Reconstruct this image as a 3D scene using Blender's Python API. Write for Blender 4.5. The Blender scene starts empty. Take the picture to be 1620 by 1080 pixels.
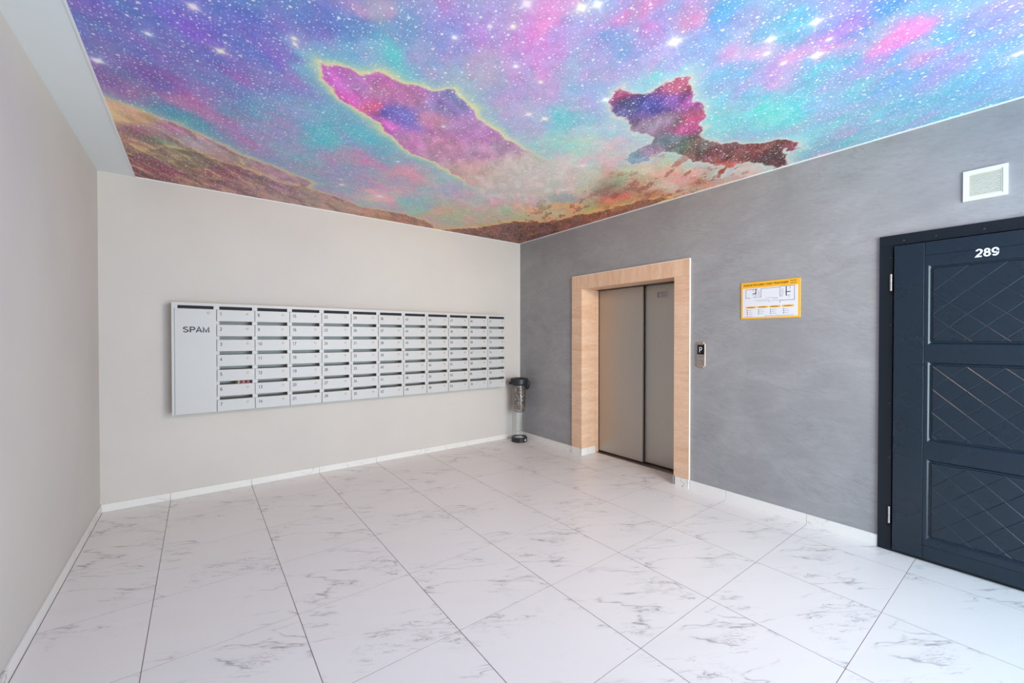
import bpy, bmesh, math, random
import numpy as np
from mathutils import Vector, Matrix

scene = bpy.context.scene
COL = scene.collection

# ------------------------------------------------------------------ camera
cam_d = bpy.data.cameras.new('camera')
cam_d.sensor_width = 36.0
cam_d.lens = 653.4 / 1620 * 36
cam_d.clip_start = 0.02
cam = bpy.data.objects.new('camera', cam_d)
COL.objects.link(cam)
cam.location = (-3.6696, -4.6586, 1.4153)
cam.rotation_euler = (math.pi / 2 - 0.0093, 0, -0.649)
scene.camera = cam

# ------------------------------------------------------------------ world, lights, exposure
w = bpy.data.worlds.new('world')
scene.world = w
w.use_nodes = True
w.node_tree.nodes['Background'].inputs[0].default_value = (0.72, 0.86, 1.0, 1)
w.node_tree.nodes['Background'].inputs[1].default_value = 2.5


def area(name, loc, rot, sx, sy, power, color):
    d = bpy.data.lights.new(name, 'AREA')
    d.shape = 'RECTANGLE'
    d.size = sx
    d.size_y = sy
    d.energy = power
    d.color = color
    o = bpy.data.objects.new(name, d)
    COL.objects.link(o)
    o.location = loc
    o.rotation_euler = rot
    return o


# daylight through the glazed entrance behind the camera, and an added warm fill light
area('entrance_daylight', (-1.5, -7.16, 1.25), (math.radians(90), 0, 0), 2.7, 2.3, 192, (0.70, 0.90, 1.0))
fl = area('added_fill_beam', (-1.5, -5.6, 2.46), (math.radians(76), 0, 0), 0.9, 0.24, 26, (1.0, 0.70, 0.46))
fl.data.spread = math.radians(110)
scene.view_settings.view_transform = 'Standard'
scene.view_settings.look = 'None'
scene.view_settings.gamma = 1
scene.view_settings.use_curve_mapping = False
scene.view_settings.exposure = 0.12


# ------------------------------------------------------------------ materials
def lin(c):
    c = c / 255.0
    return c / 12.92 if c <= 0.04045 else ((c + 0.055) / 1.055) ** 2.4


def rgb(r, g, b, k=1.0):
    return (lin(r) * k, lin(g) * k, lin(b) * k, 1)


def mat(name, col, rough=0.6, metal=0.0, **kw):
    m = bpy.data.materials.new(name)
    m.use_nodes = True
    b = m.node_tree.nodes['Principled BSDF']
    b.inputs['Base Color'].default_value = col
    b.inputs['Roughness'].default_value = rough
    b.inputs['Metallic'].default_value = metal
    for k, v in kw.items():
        b.inputs[k.replace('_', ' ')].default_value = v
    return m


class NT:
    """small helper round a material's node tree"""
    def __init__(s, m):
        s.m = m
        s.t = m.node_tree
        s.b = s.t.nodes['Principled BSDF']

    def n(s, typ, **kw):
        x = s.t.nodes.new(typ)
        for k, v in kw.items():
            setattr(x, k, v)
        return x

    def l(s, a, b):
        s.t.links.new(a, b)

    def val(s, x, i, v):
        if hasattr(v, 'default_value') or hasattr(v, 'is_linked'):
            s.l(v, x.inputs[i])
        else:
            x.inputs[i].default_value = v

    def math(s, op, a, b=None, c=None, clamp=False):
        x = s.n('ShaderNodeMath', operation=op, use_clamp=clamp)
        s.val(x, 0, a)
        if b is not None:
            s.val(x, 1, b)
        if c is not None:
            s.val(x, 2, c)
        return x.outputs[0]

    def mix(s, f, a, b, mode='MIX'):
        x = s.n('ShaderNodeMix', data_type='RGBA', blend_type=mode)
        s.val(x, 0, f)
        s.val(x, 6, a)
        s.val(x, 7, b)
        return x.outputs[2]

    def coord(s, kind='geo', scale=(1, 1, 1), rot=(0, 0, 0), loc=(0, 0, 0)):
        if kind == 'geo':
            o = s.n('ShaderNodeNewGeometry').outputs['Position']
        else:
            o = s.n('ShaderNodeTexCoord').outputs['Object']
        if any(rot):
            m0 = s.n('ShaderNodeMapping')
            m0.inputs['Rotation'].default_value = rot
            s.l(o, m0.inputs[0])
            o = m0.outputs[0]
        mp = s.n('ShaderNodeMapping')
        mp.inputs['Scale'].default_value = scale
        s.val(mp, 1, loc)
        s.l(o, mp.inputs[0])
        return mp.outputs[0]

    def noise(s, v, scale, detail=4, rough=0.5, dist=0.0, out=0):
        x = s.n('ShaderNodeTexNoise')
        s.l(v, x.inputs['Vector'])
        x.inputs['Scale'].default_value = scale
        x.inputs['Detail'].default_value = detail
        x.inputs['Roughness'].default_value = rough
        x.inputs['Distortion'].default_value = dist
        return x.outputs[out]

    def ramp(s, f, stops, interp='LINEAR'):
        x = s.n('ShaderNodeValToRGB')
        x.color_ramp.interpolation = interp
        e = x.color_ramp.elements
        while len(e) < len(stops):
            e.new(0.5)
        for el, (p, c) in zip(e, stops):
            el.position = p
            el.color = c if len(c) == 4 else (*c, 1)
        s.l(f, x.inputs[0])
        return x.outputs[0]

    def bump(s, h, strength=0.2, dist=0.002):
        x = s.n('ShaderNodeBump')
        x.inputs['Strength'].default_value = strength
        x.inputs['Distance'].default_value = dist
        s.l(h, x.inputs['Height'])
        s.l(x.outputs[0], s.b.inputs['Normal'])


def g3(v):
    return (v, v, v)


# light plaster paint
def paint(name, c1, c2):
    m = mat(name, c1, 0.75)
    t = NT(m)
    v = t.coord()
    f = t.noise(v, 1.3, 5, 0.55)
    t.l(t.mix(t.ramp(f, [(0.35, g3(0)), (0.7, g3(1))]), c1, c2), t.b.inputs['Base Color'])
    t.bump(t.noise(v, 260, 2), 0.12, 0.001)
    return m


M_paint = paint('light_grey_wall_paint', rgb(213, 205, 198), rgb(208, 200, 194))
M_soffit = paint('white_ceiling_paint', rgb(234, 237, 237), rgb(230, 234, 235))

# decorative grey plaster with trowel strokes
M_plaster = mat('grey_decorative_plaster', rgb(160, 160, 168), 0.55)
t = NT(M_plaster)
v0 = t.coord(scale=(1, 0.6, 1.5), rot=(math.radians(8), 0, 0))
v1 = t.coord(scale=(1, 0.5, 1.9), rot=(math.radians(-14), 0, 0))
cl = t.noise(t.coord(), 1.6, 6, 0.6, 0.6)
st = t.noise(v0, 3.6, 8, 0.62, 0.9)
st2 = t.noise(v1, 6.0, 7, 0.62, 1.2)
fine = t.noise(v1, 34, 5, 0.65, 0.6)
a = t.mix(t.ramp(cl, [(0.3, g3(0)), (0.72, g3(1))]), rgb(145, 143, 144), rgb(161, 159, 160))
ridg = t.math('ABSOLUTE', t.math('SUBTRACT', st2, 0.5))
stroke = t.ramp(ridg, [(0.0, g3(1)), (0.008, g3(0.4)), (0.03, g3(0))])
brk = t.ramp(t.noise(v0, 2.2, 4, 0.6), [(0.45, g3(0)), (0.65, g3(1))])
a = t.mix(t.math('MULTIPLY', t.ramp(st, [(0.42, g3(0)), (0.68, g3(1))]), 0.45), a, rgb(174, 172, 173))
a = t.mix(t.math('MULTIPLY', t.ramp(fine, [(0.4, g3(0)), (0.75, g3(1))]), 0.36), a, rgb(132, 131, 134))
a = t.mix(t.math('MULTIPLY', t.math('MULTIPLY', stroke, brk), 0.36), a, rgb(100, 99, 103))
t.l(a, t.b.inputs['Base Color'])
t.bump(t.math('ADD', st2, t.math('MULTIPLY', fine, 0.4)), 0.25, 0.004)


# white marble-look porcelain, per-object pattern
def marble(name, base, veincol, vein_amt=1.0, rough=0.3):
    m = mat(name, base, rough)
    t = NT(m)
    oi = t.n('ShaderNodeObjectInfo')
    r = oi.outputs['Random']
    # a handful of repeated tile prints, as printed porcelain has
    k = t.math('MULTIPLY', t.math('FLOOR', t.math('MULTIPLY', r, 5.999)), 7.31)
    cx = t.n('ShaderNodeCombineXYZ')
    t.l(k, cx.inputs[0])
    t.l(t.math('MULTIPLY', k, 1.7), cx.inputs[1])
    t.l(t.math('MULTIPLY', k, 0.63), cx.inputs[2])
    v = t.coord('obj', scale=(1.0, 4.2, 4.2), rot=(0, 0, math.radians(31)), loc=cx.outputs[0])
    vi = t.coord('obj', loc=cx.outputs[0])

    def warped(amt, sc_):
        wn = t.noise(v, sc_, 3, 0.55, 0.0, out=1)
        av = t.n('ShaderNodeVectorMath', operation='MULTIPLY_ADD')
        t.l(wn, av.inputs[0])
        av.inputs[1].default_value = (amt, amt, amt)
        t.l(v, av.inputs[2])
        return av.outputs[0]
    n1 = t.noise(warped(0.35, 3.0), 0.9, 3, 0.45)
    n2 = t.noise(warped(0.5, 4.0), 2.1, 5, 0.6)
    n3 = t.noise(warped(0.4, 6.0), 4.2, 4, 0.6)
    mask = t.noise(vi, 2.3, 3, 0.5)

    def line(n_, c_, w_):
        e = t.math('ABSOLUTE', t.math('SUBTRACT', n_, c_))
        return t.ramp(e, [(0.0, g3(1)), (w_ * 0.5, g3(0.75)), (w_, g3(0.18)), (w_ * 3, g3(0))])
    brk = t.ramp(t.noise(v, 5, 3, 0.6), [(0.40, g3(0.1)), (0.58, g3(1))])
    l1 = t.math('MULTIPLY', line(n1, 0.5, 0.0055), t.ramp(mask, [(0.44, g3(0)), (0.52, g3(1))]))
    l2 = t.math('MULTIPLY', line(n2, 0.52, 0.010), t.ramp(mask, [(0.52, g3(0)), (0.60, g3(1))]))
    l3 = t.math('MULTIPLY', line(n3, 0.5, 0.020), t.ramp(mask, [(0.57, g3(0)), (0.66, g3(0.8))]))
    f = t.math('MAXIMUM', t.math('MAXIMUM', l1, l2), l3)
    f = t.math('MULTIPLY', t.math('MULTIPLY', f, brk), 0.72 * vein_amt)
    soft = t.ramp(t.noise(v, 1.6, 4, 0.5), [(0.5, g3(0)), (0.8, g3(1))])
    c = t.mix(t.math('MULTIPLY', soft, 0.18), base, rgb(214, 212, 212))
    c = t.mix(f, c, veincol)
    t.l(c, t.b.inputs['Base Color'])
    t.b.inputs['Specular IOR Level'].default_value = 0.45
    rg = t.math('MULTIPLY_ADD', t.noise(t.coord(), 2.4, 3), 0.12, rough - 0.06)
    t.l(rg, t.b.inputs['Roughness'])
    return m


M_tile = marble('white_veined_floor_tile', rgb(238, 232, 228), rgb(112, 104, 110))
M_skirt = marble('white_veined_skirting_tile', rgb(236, 231, 226), rgb(135, 122, 110), 1.0, 0.35)
M_grout = mat('brown_grout', rgb(128, 102, 102), 0.9)


# ash-coloured wood laminate
def wood(name, scale, seed):
    m = mat(name, rgb(214, 172, 140), 0.42)
    t = NT(m)
    v = t.coord('geo', scale=scale, loc=(seed, seed * 0.7, seed * 1.3))
    big = t.noise(v, 1.0, 5, 0.6, 1.0)
    fin = t.noise(v, 5.5, 6, 0.7, 0.4)
    pore = t.noise(v, 16, 3, 0.6)
    c = t.ramp(big, [(0.28, rgb(222, 176, 142)), (0.5, rgb(234, 194, 162)), (0.72, rgb(242, 208, 180))])
    c = t.mix(t.math('MULTIPLY', t.ramp(fin, [(0.42, g3(1)), (0.6, g3(0))]), 0.3), c, rgb(214, 168, 134))
    c = t.mix(t.math('MULTIPLY', t.ramp(pore, [(0.36, g3(1)), (0.46, g3(0))]), 0.25), c, rgb(184, 136, 104))
    t.l(c, t.b.inputs['Base Color'])
    t.bump(fin, 0.1, 0.001)
    return m


M_wood_h = wood('wood_laminate_cross_grain', (2.0, 2.0, 14.0), 1.3)
M_wood_v = wood('wood_laminate_upright_grain', (14.0, 14.0, 1.3), 4.1)
M_edge = mat('pale_edge_banding', rgb(240, 226, 208), 0.45)

# brushed stainless steel
M_steel = mat('brushed_steel', rgb(176, 170, 160), 0.34, 1.0)
t = NT(M_steel)
v = t.coord(scale=(30, 30, 0.8))
f = t.noise(v, 20, 3, 0.6)
t.l(t.mix(f, rgb(192, 186, 178), rgb(176, 170, 162)), t.b.inputs['Base Color'])
t.l(t.math('MULTIPLY_ADD', f, 0.12, 0.40), t.b.inputs['Roughness'])
t.bump(f, 0.05, 0.0005)
M_steel_dark = mat('dark_steel', rgb(92, 84, 78), 0.4, 0.9)
M_sill = mat('sill_aluminium', rgb(150, 138, 130), 0.4, 0.9)
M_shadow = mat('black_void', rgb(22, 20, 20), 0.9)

M_box = mat('light_grey_powder_coat', rgb(201, 199, 197), 0.42)
t = NT(M_box)
t.bump(t.noise(t.coord(), 500, 2), 0.08, 0.0005)
M_boxin = mat('mailbox_inside_grey', rgb(196, 190, 182), 0.6)
M_ink = mat('dark_vinyl_lettering', rgb(66, 66, 82), 0.5)
M_lock = mat('nickel_lock', rgb(196, 180, 164), 0.5, 0.3)
M_key = mat('keyhole_dark', rgb(50, 46, 44), 0.5)

M_door = mat('anthracite_blue_door_coat', rgb(37, 57, 73), 0.25)
t = NT(M_door)
v = t.coord()
t.l(t.mix(t.noise(v, 6, 5, 0.6), rgb(11, 28, 41), rgb(15, 33, 47)), t.b.inputs['Base Color'])
t.b.inputs['Specular IOR Level'].default_value = 0.5
t.bump(t.noise(v, 420, 2), 0.15, 0.0008)
M_frame = mat('anthracite_blue_frame_coat', rgb(14, 23, 31), 0.38, Specular_IOR_Level=0.35)
M_chrome = mat('chrome', rgb(205, 205, 208), 0.22, 1.0)
M_white = mat('white_plastic', rgb(224, 224, 219), 0.4)
M_slat = mat('warm_white_plastic', rgb(222, 222, 208), 0.45)
M_whiteink = mat('white_lettering', rgb(225, 232, 240), 0.5)
M_bead = mat('white_bead', rgb(236, 236, 236), 0.4)
M_yellow = mat('yellow_sign_print', rgb(246, 180, 40), 0.4)
M_sheet = mat('white_sign_print', rgb(226, 226, 230), 0.4)
M_black = mat('black_sign_print', rgb(40, 36, 40), 0.5)
M_brown = mat('brown_sign_print', rgb(90, 50, 10), 0.5)
M_red = mat('red_sign_print', rgb(190, 60, 60), 0.5)
M_green = mat('green_sign_print', rgb(60, 170, 100), 0.5)
M_grey = mat('grey_sign_print', rgb(120, 118, 124), 0.5)
M_binblack = mat('black_bin_plastic', rgb(34, 34, 38), 0.38)
M_display = mat('black_display', rgb(10, 12, 16), 0.15)
M_digit = mat('lit_display_digit', rgb(210, 220, 230), 0.5)
M_digit.node_tree.nodes['Principled BSDF'].inputs['Emission Color'].default_value = (0.85, 0.92, 1, 1)
M_digit.node_tree.nodes['Principled BSDF'].inputs['Emission Strength'].default_value = 0.25
M_fill_light = mat('fill_light_diffuser', rgb(250, 240, 225), 0.5)
M_fill_light.node_tree.nodes['Principled BSDF'].inputs['Emission Color'].default_value = (1, 0.88, 0.76, 1)
M_fill_light.node_tree.nodes['Principled BSDF'].inputs['Emission Strength'].default_value = 2.0


def clear(name, tint, gloss=0.08, alpha_col=(1, 1, 1, 1)):
    m = bpy.data.materials.new(name)
    m.use_nodes = True
    t = m.node_tree
    t.nodes.remove(t.nodes['Principled BSDF'])
    tr = t.nodes.new('ShaderNodeBsdfTransparent')
    tr.inputs[0].default_value = tint
    gl = t.nodes.new('ShaderNodeBsdfGlossy')
    gl.inputs['Roughness'].default_value = 0.03
    lw = t.nodes.new('ShaderNodeLayerWeight')
    lw.inputs[0].default_value = 0.5
    pw = t.nodes.new('ShaderNodeMath')
    pw.operation = 'POWER'
    t.links.new(lw.outputs['Facing'], pw.inputs[0])
    pw.inputs[1].default_value = 5.0
    fr = t.nodes.new('ShaderNodeMath')
    fr.operation = 'MULTIPLY_ADD'
    t.links.new(pw.outputs[0], fr.inputs[0])
    fr.inputs[1].default_value = 0.7
    fr.inputs[2].default_value = 0.09
    mx = t.nodes.new('ShaderNodeMixShader')
    t.links.new(fr.outputs[0], mx.inputs[0])
    t.links.new(tr.outputs[0], mx.inputs[1])
    t.links.new(gl.outputs[0], mx.inputs[2])
    t.links.new(mx.outputs[0], t.nodes['Material Output'].inputs[0])
    return m


M_acrylic = clear('clear_acrylic', (0.93, 0.94, 0.94, 1))
M_glass = clear('window_glass', (0.96, 0.98, 0.98, 1))
M_bag = clear('thin_smoky_bin_bag', (0.74, 0.71, 0.68, 1))
M_litter = mat('crumpled_litter', rgb(170, 140, 120), 0.7)
t = NT(M_litter)
v = t.coord()
vo = t.n('ShaderNodeTexVoronoi')
vo.inputs['Scale'].default_value = 38
t.l(v, vo.inputs['Vector'])
sp = t.n('ShaderNodeSeparateColor')
t.l(vo.outputs['Color'], sp.inputs[0])
t.l(t.ramp(sp.outputs[0], [(0.0, rgb(110, 84, 70)), (0.25, rgb(170, 130, 104)), (0.45, rgb(236, 220, 208)), (0.75, rgb(200, 172, 140)), (0.9, rgb(120, 140, 140))], 'CONSTANT'), t.b.inputs['Base Color'])

# ------------------------------------------------------------------ object helpers
WLOC = {}


def bm_box(bm, x, y, z, bevel=0.0, seg=1):
    x0, x1 = sorted(x)
    y0, y1 = sorted(y)
    z0, z1 = sorted(z)
    vs = [bm.verts.new(p) for p in ((x0, y0, z0), (x1, y0, z0), (x1, y1, z0), (x0, y1, z0), (x0, y0, z1), (x1, y0, z1), (x1, y1, z1), (x0, y1, z1))]
    fs = [bm.faces.new([vs[i] for i in f]) for f in ((0, 3, 2, 1), (4, 5, 6, 7), (0, 1, 5, 4), (1, 2, 6, 5), (2, 3, 7, 6), (3, 0, 4, 7))]
    if bevel > 0:
        es = list({e for f in fs for e in f.edges})
        bmesh.ops.bevel(bm, geom=es, offset=bevel, segments=seg, affect='EDGES', profile=0.5)


def bm_lathe(bm, cx, cy, prof, n=40, cap=False, axis='z'):
    rings = []
    for r, z in prof:
        ring = []
        for i in range(n):
            a = 2 * math.pi * i / n
            if axis == 'z':
                p = (cx + r * math.cos(a), cy + r * math.sin(a), z)
            elif axis == 'y':      # cx = x, cy = z, z = y
                p = (cx + r * math.cos(a), z, cy + r * math.sin(a))
            else:                  # 'x': cx = y, cy = z, z = x
                p = (z, cx + r * math.cos(a), cy + r * math.sin(a))
            ring.append(bm.verts.new(p))
        rings.append(ring)
    for a, b in zip(rings, rings[1:]):
        for i in range(n):
            bm.faces.new((a[i], a[(i + 1) % n], b[(i + 1) % n], b[i]))
    if cap:
        bm.faces.new(rings[0][::-1])
        bm.faces.new(rings[-1])


def link(name, me, m, parent=None, origin=None, smooth=False):
    """origin: world position given to the object's own origin; mesh verts come in world coordinates"""
    if origin is None:
        n = len(me.vertices)
        co = np.empty(n * 3)
        me.vertices.foreach_get('co', co)
        co = co.reshape(-1, 3)
        lo, hi = co.min(0), co.max(0)
        origin = Vector(((lo[0] + hi[0]) / 2, (lo[1] + hi[1]) / 2, lo[2]))
    origin = Vector(origin)
    me.transform(Matrix.Translation(-origin))
    if m is not None:
        me.materials.clear()
        me.materials.append(m)
    if smooth:
        me.polygons.foreach_set('use_smooth', [True] * len(me.polygons))
    o = bpy.data.objects.new(name, me)
    COL.objects.link(o)
    if parent is not None:
        o.parent = parent
        o.location = origin - WLOC[parent.name]
    else:
        o.location = origin
    WLOC[o.name] = origin
    return o


def obj(name, bm, m, parent=None, origin=None, smooth=False):
    bmesh.ops.recalc_face_normals(bm, faces=bm.faces)
    me = bpy.data.meshes.new(name)
    bm.to_mesh(me)
    bm.free()
    return link(name, me, m, parent, origin, smooth)


def box(name, x, y, z, m, parent=None, bevel=0.0, seg=1):
    bm = bmesh.new()
    bm_box(bm, x, y, z, bevel, seg)
    return obj(name, bm, m, parent)


def tag(o, label=None, cat=None, group=None, kind=None):
    if label:
        o['label'] = label
    if cat:
        o['category'] = cat
    if group:
        o['group'] = group
    if kind:
        o['kind'] = kind
    return o


def thing(name, loc, label, cat, group=None):
    o = bpy.data.objects.new(name, None)
    o.empty_display_size = 0.1
    COL.objects.link(o)
    o.location = loc
    WLOC[o.name] = Vector(loc)
    return tag(o, label, cat, group)


def text_mesh(s, height, width=None, bold=0.0, extrude=0.0004, spacing=1.0):
    c = bpy.data.curves.new('txt', 'FONT')
    c.body = s
    c.size = 1.0
    c.space_character = spacing
    c.resolution_u = 3
    o = bpy.data.objects.new('txt', c)
    COL.objects.link(o)
    dg = bpy.context.evaluated_depsgraph_get()
    me = bpy.data.meshes.new_from_object(o.evaluated_get(dg))
    bpy.data.objects.remove(o)
    bpy.data.curves.remove(c)
    n = len(me.vertices)
    co = np.empty(n * 3)
    me.vertices.foreach_get('co', co)
    co = co.reshape(-1, 3)
    lo, hi = co.min(0), co.max(0)
    k = height / (hi[1] - lo[1])
    kx = k if width is None else width / (hi[0] - lo[0])
    me.transform(Matrix.Diagonal((kx, k, 1, 1)) @ Matrix.Translation((-lo[0], -lo[1], 0)))
    if bold > 0:
        # heavier strokes: the same letters set again a hair to either side
        bm = bmesh.new()
        for s_x, s_y, s_z in ((-1, 0, 0), (-0.33, 0.5, 1), (0.33, -0.5, 2), (1, 0, 3)):
            m2 = me.copy()
            m2.transform(Matrix.Translation((s_x * bold * height, s_y * bold * height, s_z * 0.00006)))
            bm.from_mesh(m2)
            bpy.data.meshes.remove(m2)
        bm.to_mesh(me)
        bm.free()
    return me


def arc(cx, cy, rx, ry, a0, a1, n=14):
    return [(cx + rx * math.cos(math.radians(a0 + (a1 - a0) * i / n)), cy + ry * math.sin(math.radians(a0 + (a1 - a0) * i / n))) for i in range(n + 1)]


# plain grotesque glyphs as stroke centre lines: (advance width, strokes) in a box of cap height 1
GLYPH = {
    '0': (0.56, [(arc(0.28, 0.5, 0.215, 0.44, 0, 360, 26), True)]),
    '1': (0.56, [([(0.12, 0.74), (0.24, 0.82), (0.335, 0.96), (0.335, 0.0)], False)]),
    '2': (0.56, [(arc(0.28, 0.71, 0.20, 0.23, 170, -28, 16) + [(0.40, 0.46), (0.20, 0.26), (0.08, 0.06), (0.50, 0.06)], False)]),
    '3': (0.56, [(arc(0.27, 0.735, 0.175, 0.205, 155, -90, 14) + arc(0.27, 0.295, 0.21, 0.235, 90, -160, 16), False)]),
    '4': (0.56, [([(0.385, 0.0), (0.385, 0.93), (0.06, 0.29), (0.53, 0.29)], False)]),
    '5': (0.56, [([(0.47, 0.94), (0.155, 0.94), (0.10, 0.50)] + arc(0.27, 0.33, 0.215, 0.27, 125, -160, 18), False)]),
    '6': (0.56, [(arc(0.30, 0.62, 0.21, 0.32, 40, 175, 12) + arc(0.285, 0.33, 0.205, 0.27, 180, 530, 24), False)]),
    '7': (0.56, [([(0.06, 0.94), (0.49, 0.94), (0.33, 0.66), (0.24, 0.36), (0.20, 0.0)], False)]),
    '8': (0.56, [(arc(0.28, 0.735, 0.165, 0.205, 0, 360, 20), True), (arc(0.28, 0.285, 0.205, 0.23, 0, 360, 20), True)]),
    '9': (0.56, [(arc(0.26, 0.38, 0.21, 0.32, 220, 355, 12) + arc(0.275, 0.67, 0.205, 0.27, 0, 350, 24), False)]),
    'S': (0.68, [(arc(0.34, 0.72, 0.235, 0.22, 25, 200, 16) + [(0.30, 0.54), (0.42, 0.47)] + arc(0.34, 0.285, 0.255, 0.225, 35, -165, 16), False)]),
    'P': (0.67, [([(0.10, 0.0), (0.10, 0.94), (0.36, 0.94)] + arc(0.38, 0.70, 0.215, 0.24, 80, -80, 12) + [(0.36, 0.46), (0.13, 0.46)], False)]),
    'A': (0.68, [([(0.03, 0.0), (0.34, 0.96), (0.65, 0.0)], False), ([(0.15, 0.30), (0.53, 0.30)], False)]),
    'M': (0.83, [([(0.10, 0.0), (0.10, 0.92), (0.415, 0.08), (0.73, 0.92), (0.73, 0.0)], False)]),
}


def stroke_mesh(s, height, weight=0.12, width=None):
    """lettering of even strokes with mitred joints; lies in the xy plane, lower left at 0"""
    bm = bmesh.new()
    x0 = 0.0
    lay = 0
    for ch in s:
        adv, strokes = GLYPH[ch]
        for pts, closed in strokes:
            if closed:
                pts = pts[:-1]
            n = len(pts)
            L, Rr = [], []
            for i in range(n):
                p = Vector(pts[i])
                a_ = Vector(pts[i - 1]) if (i > 0 or closed) else None
                c_ = Vector(pts[(i + 1) % n]) if (i < n - 1 or closed) else None
                d1 = (p - a_).normalized() if a_ is not None else (c_ - p).normalized()
                d2 = (c_ - p).normalized() if c_ is not None else d1
                n1, n2 = Vector((-d1.y, d1.x)), Vector((-d2.y, d2.x))
                m_ = (n1 + n2)
                m_ = m_.normalized() if m_.length > 1e-6 else n1
                k = min(1.0 / max(m_.dot(n1), 0.35), 2.2) * weight / 2
                L.append(p + m_ * k)
                Rr.append(p - m_ * k)
            z = lay * 0.00007
            lay += 1
            vl = [bm.verts.new(((x0 + q_.x) * height, q_.y * height, z)) for q_ in L]
            vr = [bm.verts.new(((x0 + q_.x) * height, q_.y * height, z)) for q_ in Rr]
            for i in range(n if closed else n - 1):
                j = (i + 1) % n
                bm.faces.new((vr[i], vr[j], vl[j], vl[i]))
        x0 += adv + max(0.0, weight - 0.11)
    for f_ in bm.faces:
        f_.normal_update()
        if f_.normal.z < 0:
            f_.normal_flip()
    me = bpy.data.meshes.new('lettering')
    bm.to_mesh(me)
    bm.free()
    if width:
        co = np.empty(len(me.vertices) * 3)
        me.vertices.foreach_get('co', co)
        co = co.reshape(-1, 3)
        lo, hi = co[:, 0].min(), co[:, 0].max()
        me.transform(Matrix.Diagonal((width / (hi - lo), 1, 1, 1)) @ Matrix.Translation((-lo, 0, 0)))
    return me


def stroke_back(name, s, x, y, z, h, m, parent, width=None, weight=0.12):
    me = stroke_mesh(s, h, weight, width)
    me.transform(Matrix.Translation((x, y, z)) @ Matrix.Rotation(math.pi / 2, 4, 'X'))
    return link(name, me, m, parent)


def stroke_right(name, s, x, y, z, h, m, parent, width=None, weight=0.12):
    me = stroke_mesh(s, h, weight, width)
    me.transform(Matrix.Translation((x, y, z)) @ Matrix.Rotation(-math.pi / 2, 4, 'Z') @ Matrix.Rotation(math.pi / 2, 4, 'X'))
    return link(name, me, m, parent)


def text_back(name, s, x, y, z, h, m, parent, width=None, bold=0.0):
    """lettering on a face looking to -y; x,z = lower left"""
    me = text_mesh(s, h, width, bold)
    me.transform(Matrix.Translation((x, y, z)) @ Matrix.Rotation(math.pi / 2, 4, 'X'))
    return link(name, me, m, parent)


def text_right(name, s, x, y, z, h, m, parent, width=None, bold=0.0):
    """lettering on a face looking to -x; reads towards -y"""
    me = text_mesh(s, h, width, bold)
    me.transform(Matrix.Translation((x, y, z)) @ Matrix.Rotation(-math.pi / 2, 4, 'Z') @ Matrix.Rotation(math.pi / 2, 4, 'X'))
    return link(name, me, m, parent)


# ------------------------------------------------------------------ room shell
XL, ZC, YR = -4.311, 2.76, -7.2          # left wall, ceiling height, rear wall
TH = 0.2


def struct(o, label=None):
    o['kind'] = 'structure'
    if label:
        o['label'] = label
    return o


# floor: grout bed with one tile object per tile
floor = struct(box('floor', (XL - TH, 0.75), (YR - TH, TH), (-0.15, -0.0006), M_grout), 'white marble-look tiled lobby floor with thin brown grout')
JX = [XL + 0.012] + [0.3282 + (a - 8) * 0.6 for a in range(1, 8)] + [0.235]
JY = [YR] + [-1.7231 - 0.6 * b for b in range(8, -3, -1)] + [-0.010]
JX = [v for i, v in enumerate(JX)]
g = 0.0017
gy_ = 0.0014
random.seed(4)
tile_cache = {}
for i in range(len(JX) - 1):
    for j in range(len(JY) - 1):
        x0, x1, y0, y1 = JX[i], JX[i + 1], JY[j], JY[j + 1]
        if x1 > 0:
            # the last row runs into the lift doorway only where the opening is
            if y1 < -2.44 or y0 > -1.21:
                x1 = 0.0
            else:
                y0c, y1c = max(y0, -2.44), min(y1, -1.21)
                if y0c > y0:
                    parts = [((x0, 0.0), (y0, y1)), ((0.0, x1), (y0c, y1))]
                elif y1c < y1:
                    parts = [((x0, 0.0), (y0, y1)), ((0.0, x1), (y0, y1c))]
                else:
                    parts = [((x0, x1), (y0, y1))]
                bm = bmesh.new()
                for k, (xx, yy) in enumerate(parts):
                    a0 = xx[0] + (g if k == 0 else -g)
                    bm_box(bm, (a0, xx[1] - (g if xx[1] > 0 else -g)), (yy[0] + g, yy[1] - g), (-0.006, 0.0))
                o = obj('floor_tile', bm, M_tile, floor)
                continue
        w_, h_ = round(x1 - x0 - 2 * g, 4), round(y1 - y0 - 2 * gy_, 4)
        key = (w_, h_)
        if key in tile_cache:
            o = bpy.data.objects.new('floor_tile', tile_cache[key])
            COL.objects.link(o)
            o.parent = floor
            wl = Vector(((x0 + x1) / 2, (y0 + y1) / 2, -0.006))
            o.location = wl - WLOC[floor.name]
        else:
            bm = bmesh.new()
            bm_box(bm, (x0 + g, x1 - g), (y0 + gy_, y1 - gy_), (-0.006, 0.0), 0.0003)
            o = obj('floor_tile', bm, M_tile, floor)
            tile_cache[key] = o.data

wall_back = struct(box('wall_back', (XL - TH, 0.0), (0, TH), (0, ZC + 0.1), M_paint), 'pale greige painted wall that carries the mailboxes')
wall_left = struct(box('wall_left', (XL - TH, XL), (YR - TH, 0), (0, ZC + 0.1), M_paint), 'plain pale grey painted wall on the left')

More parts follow.
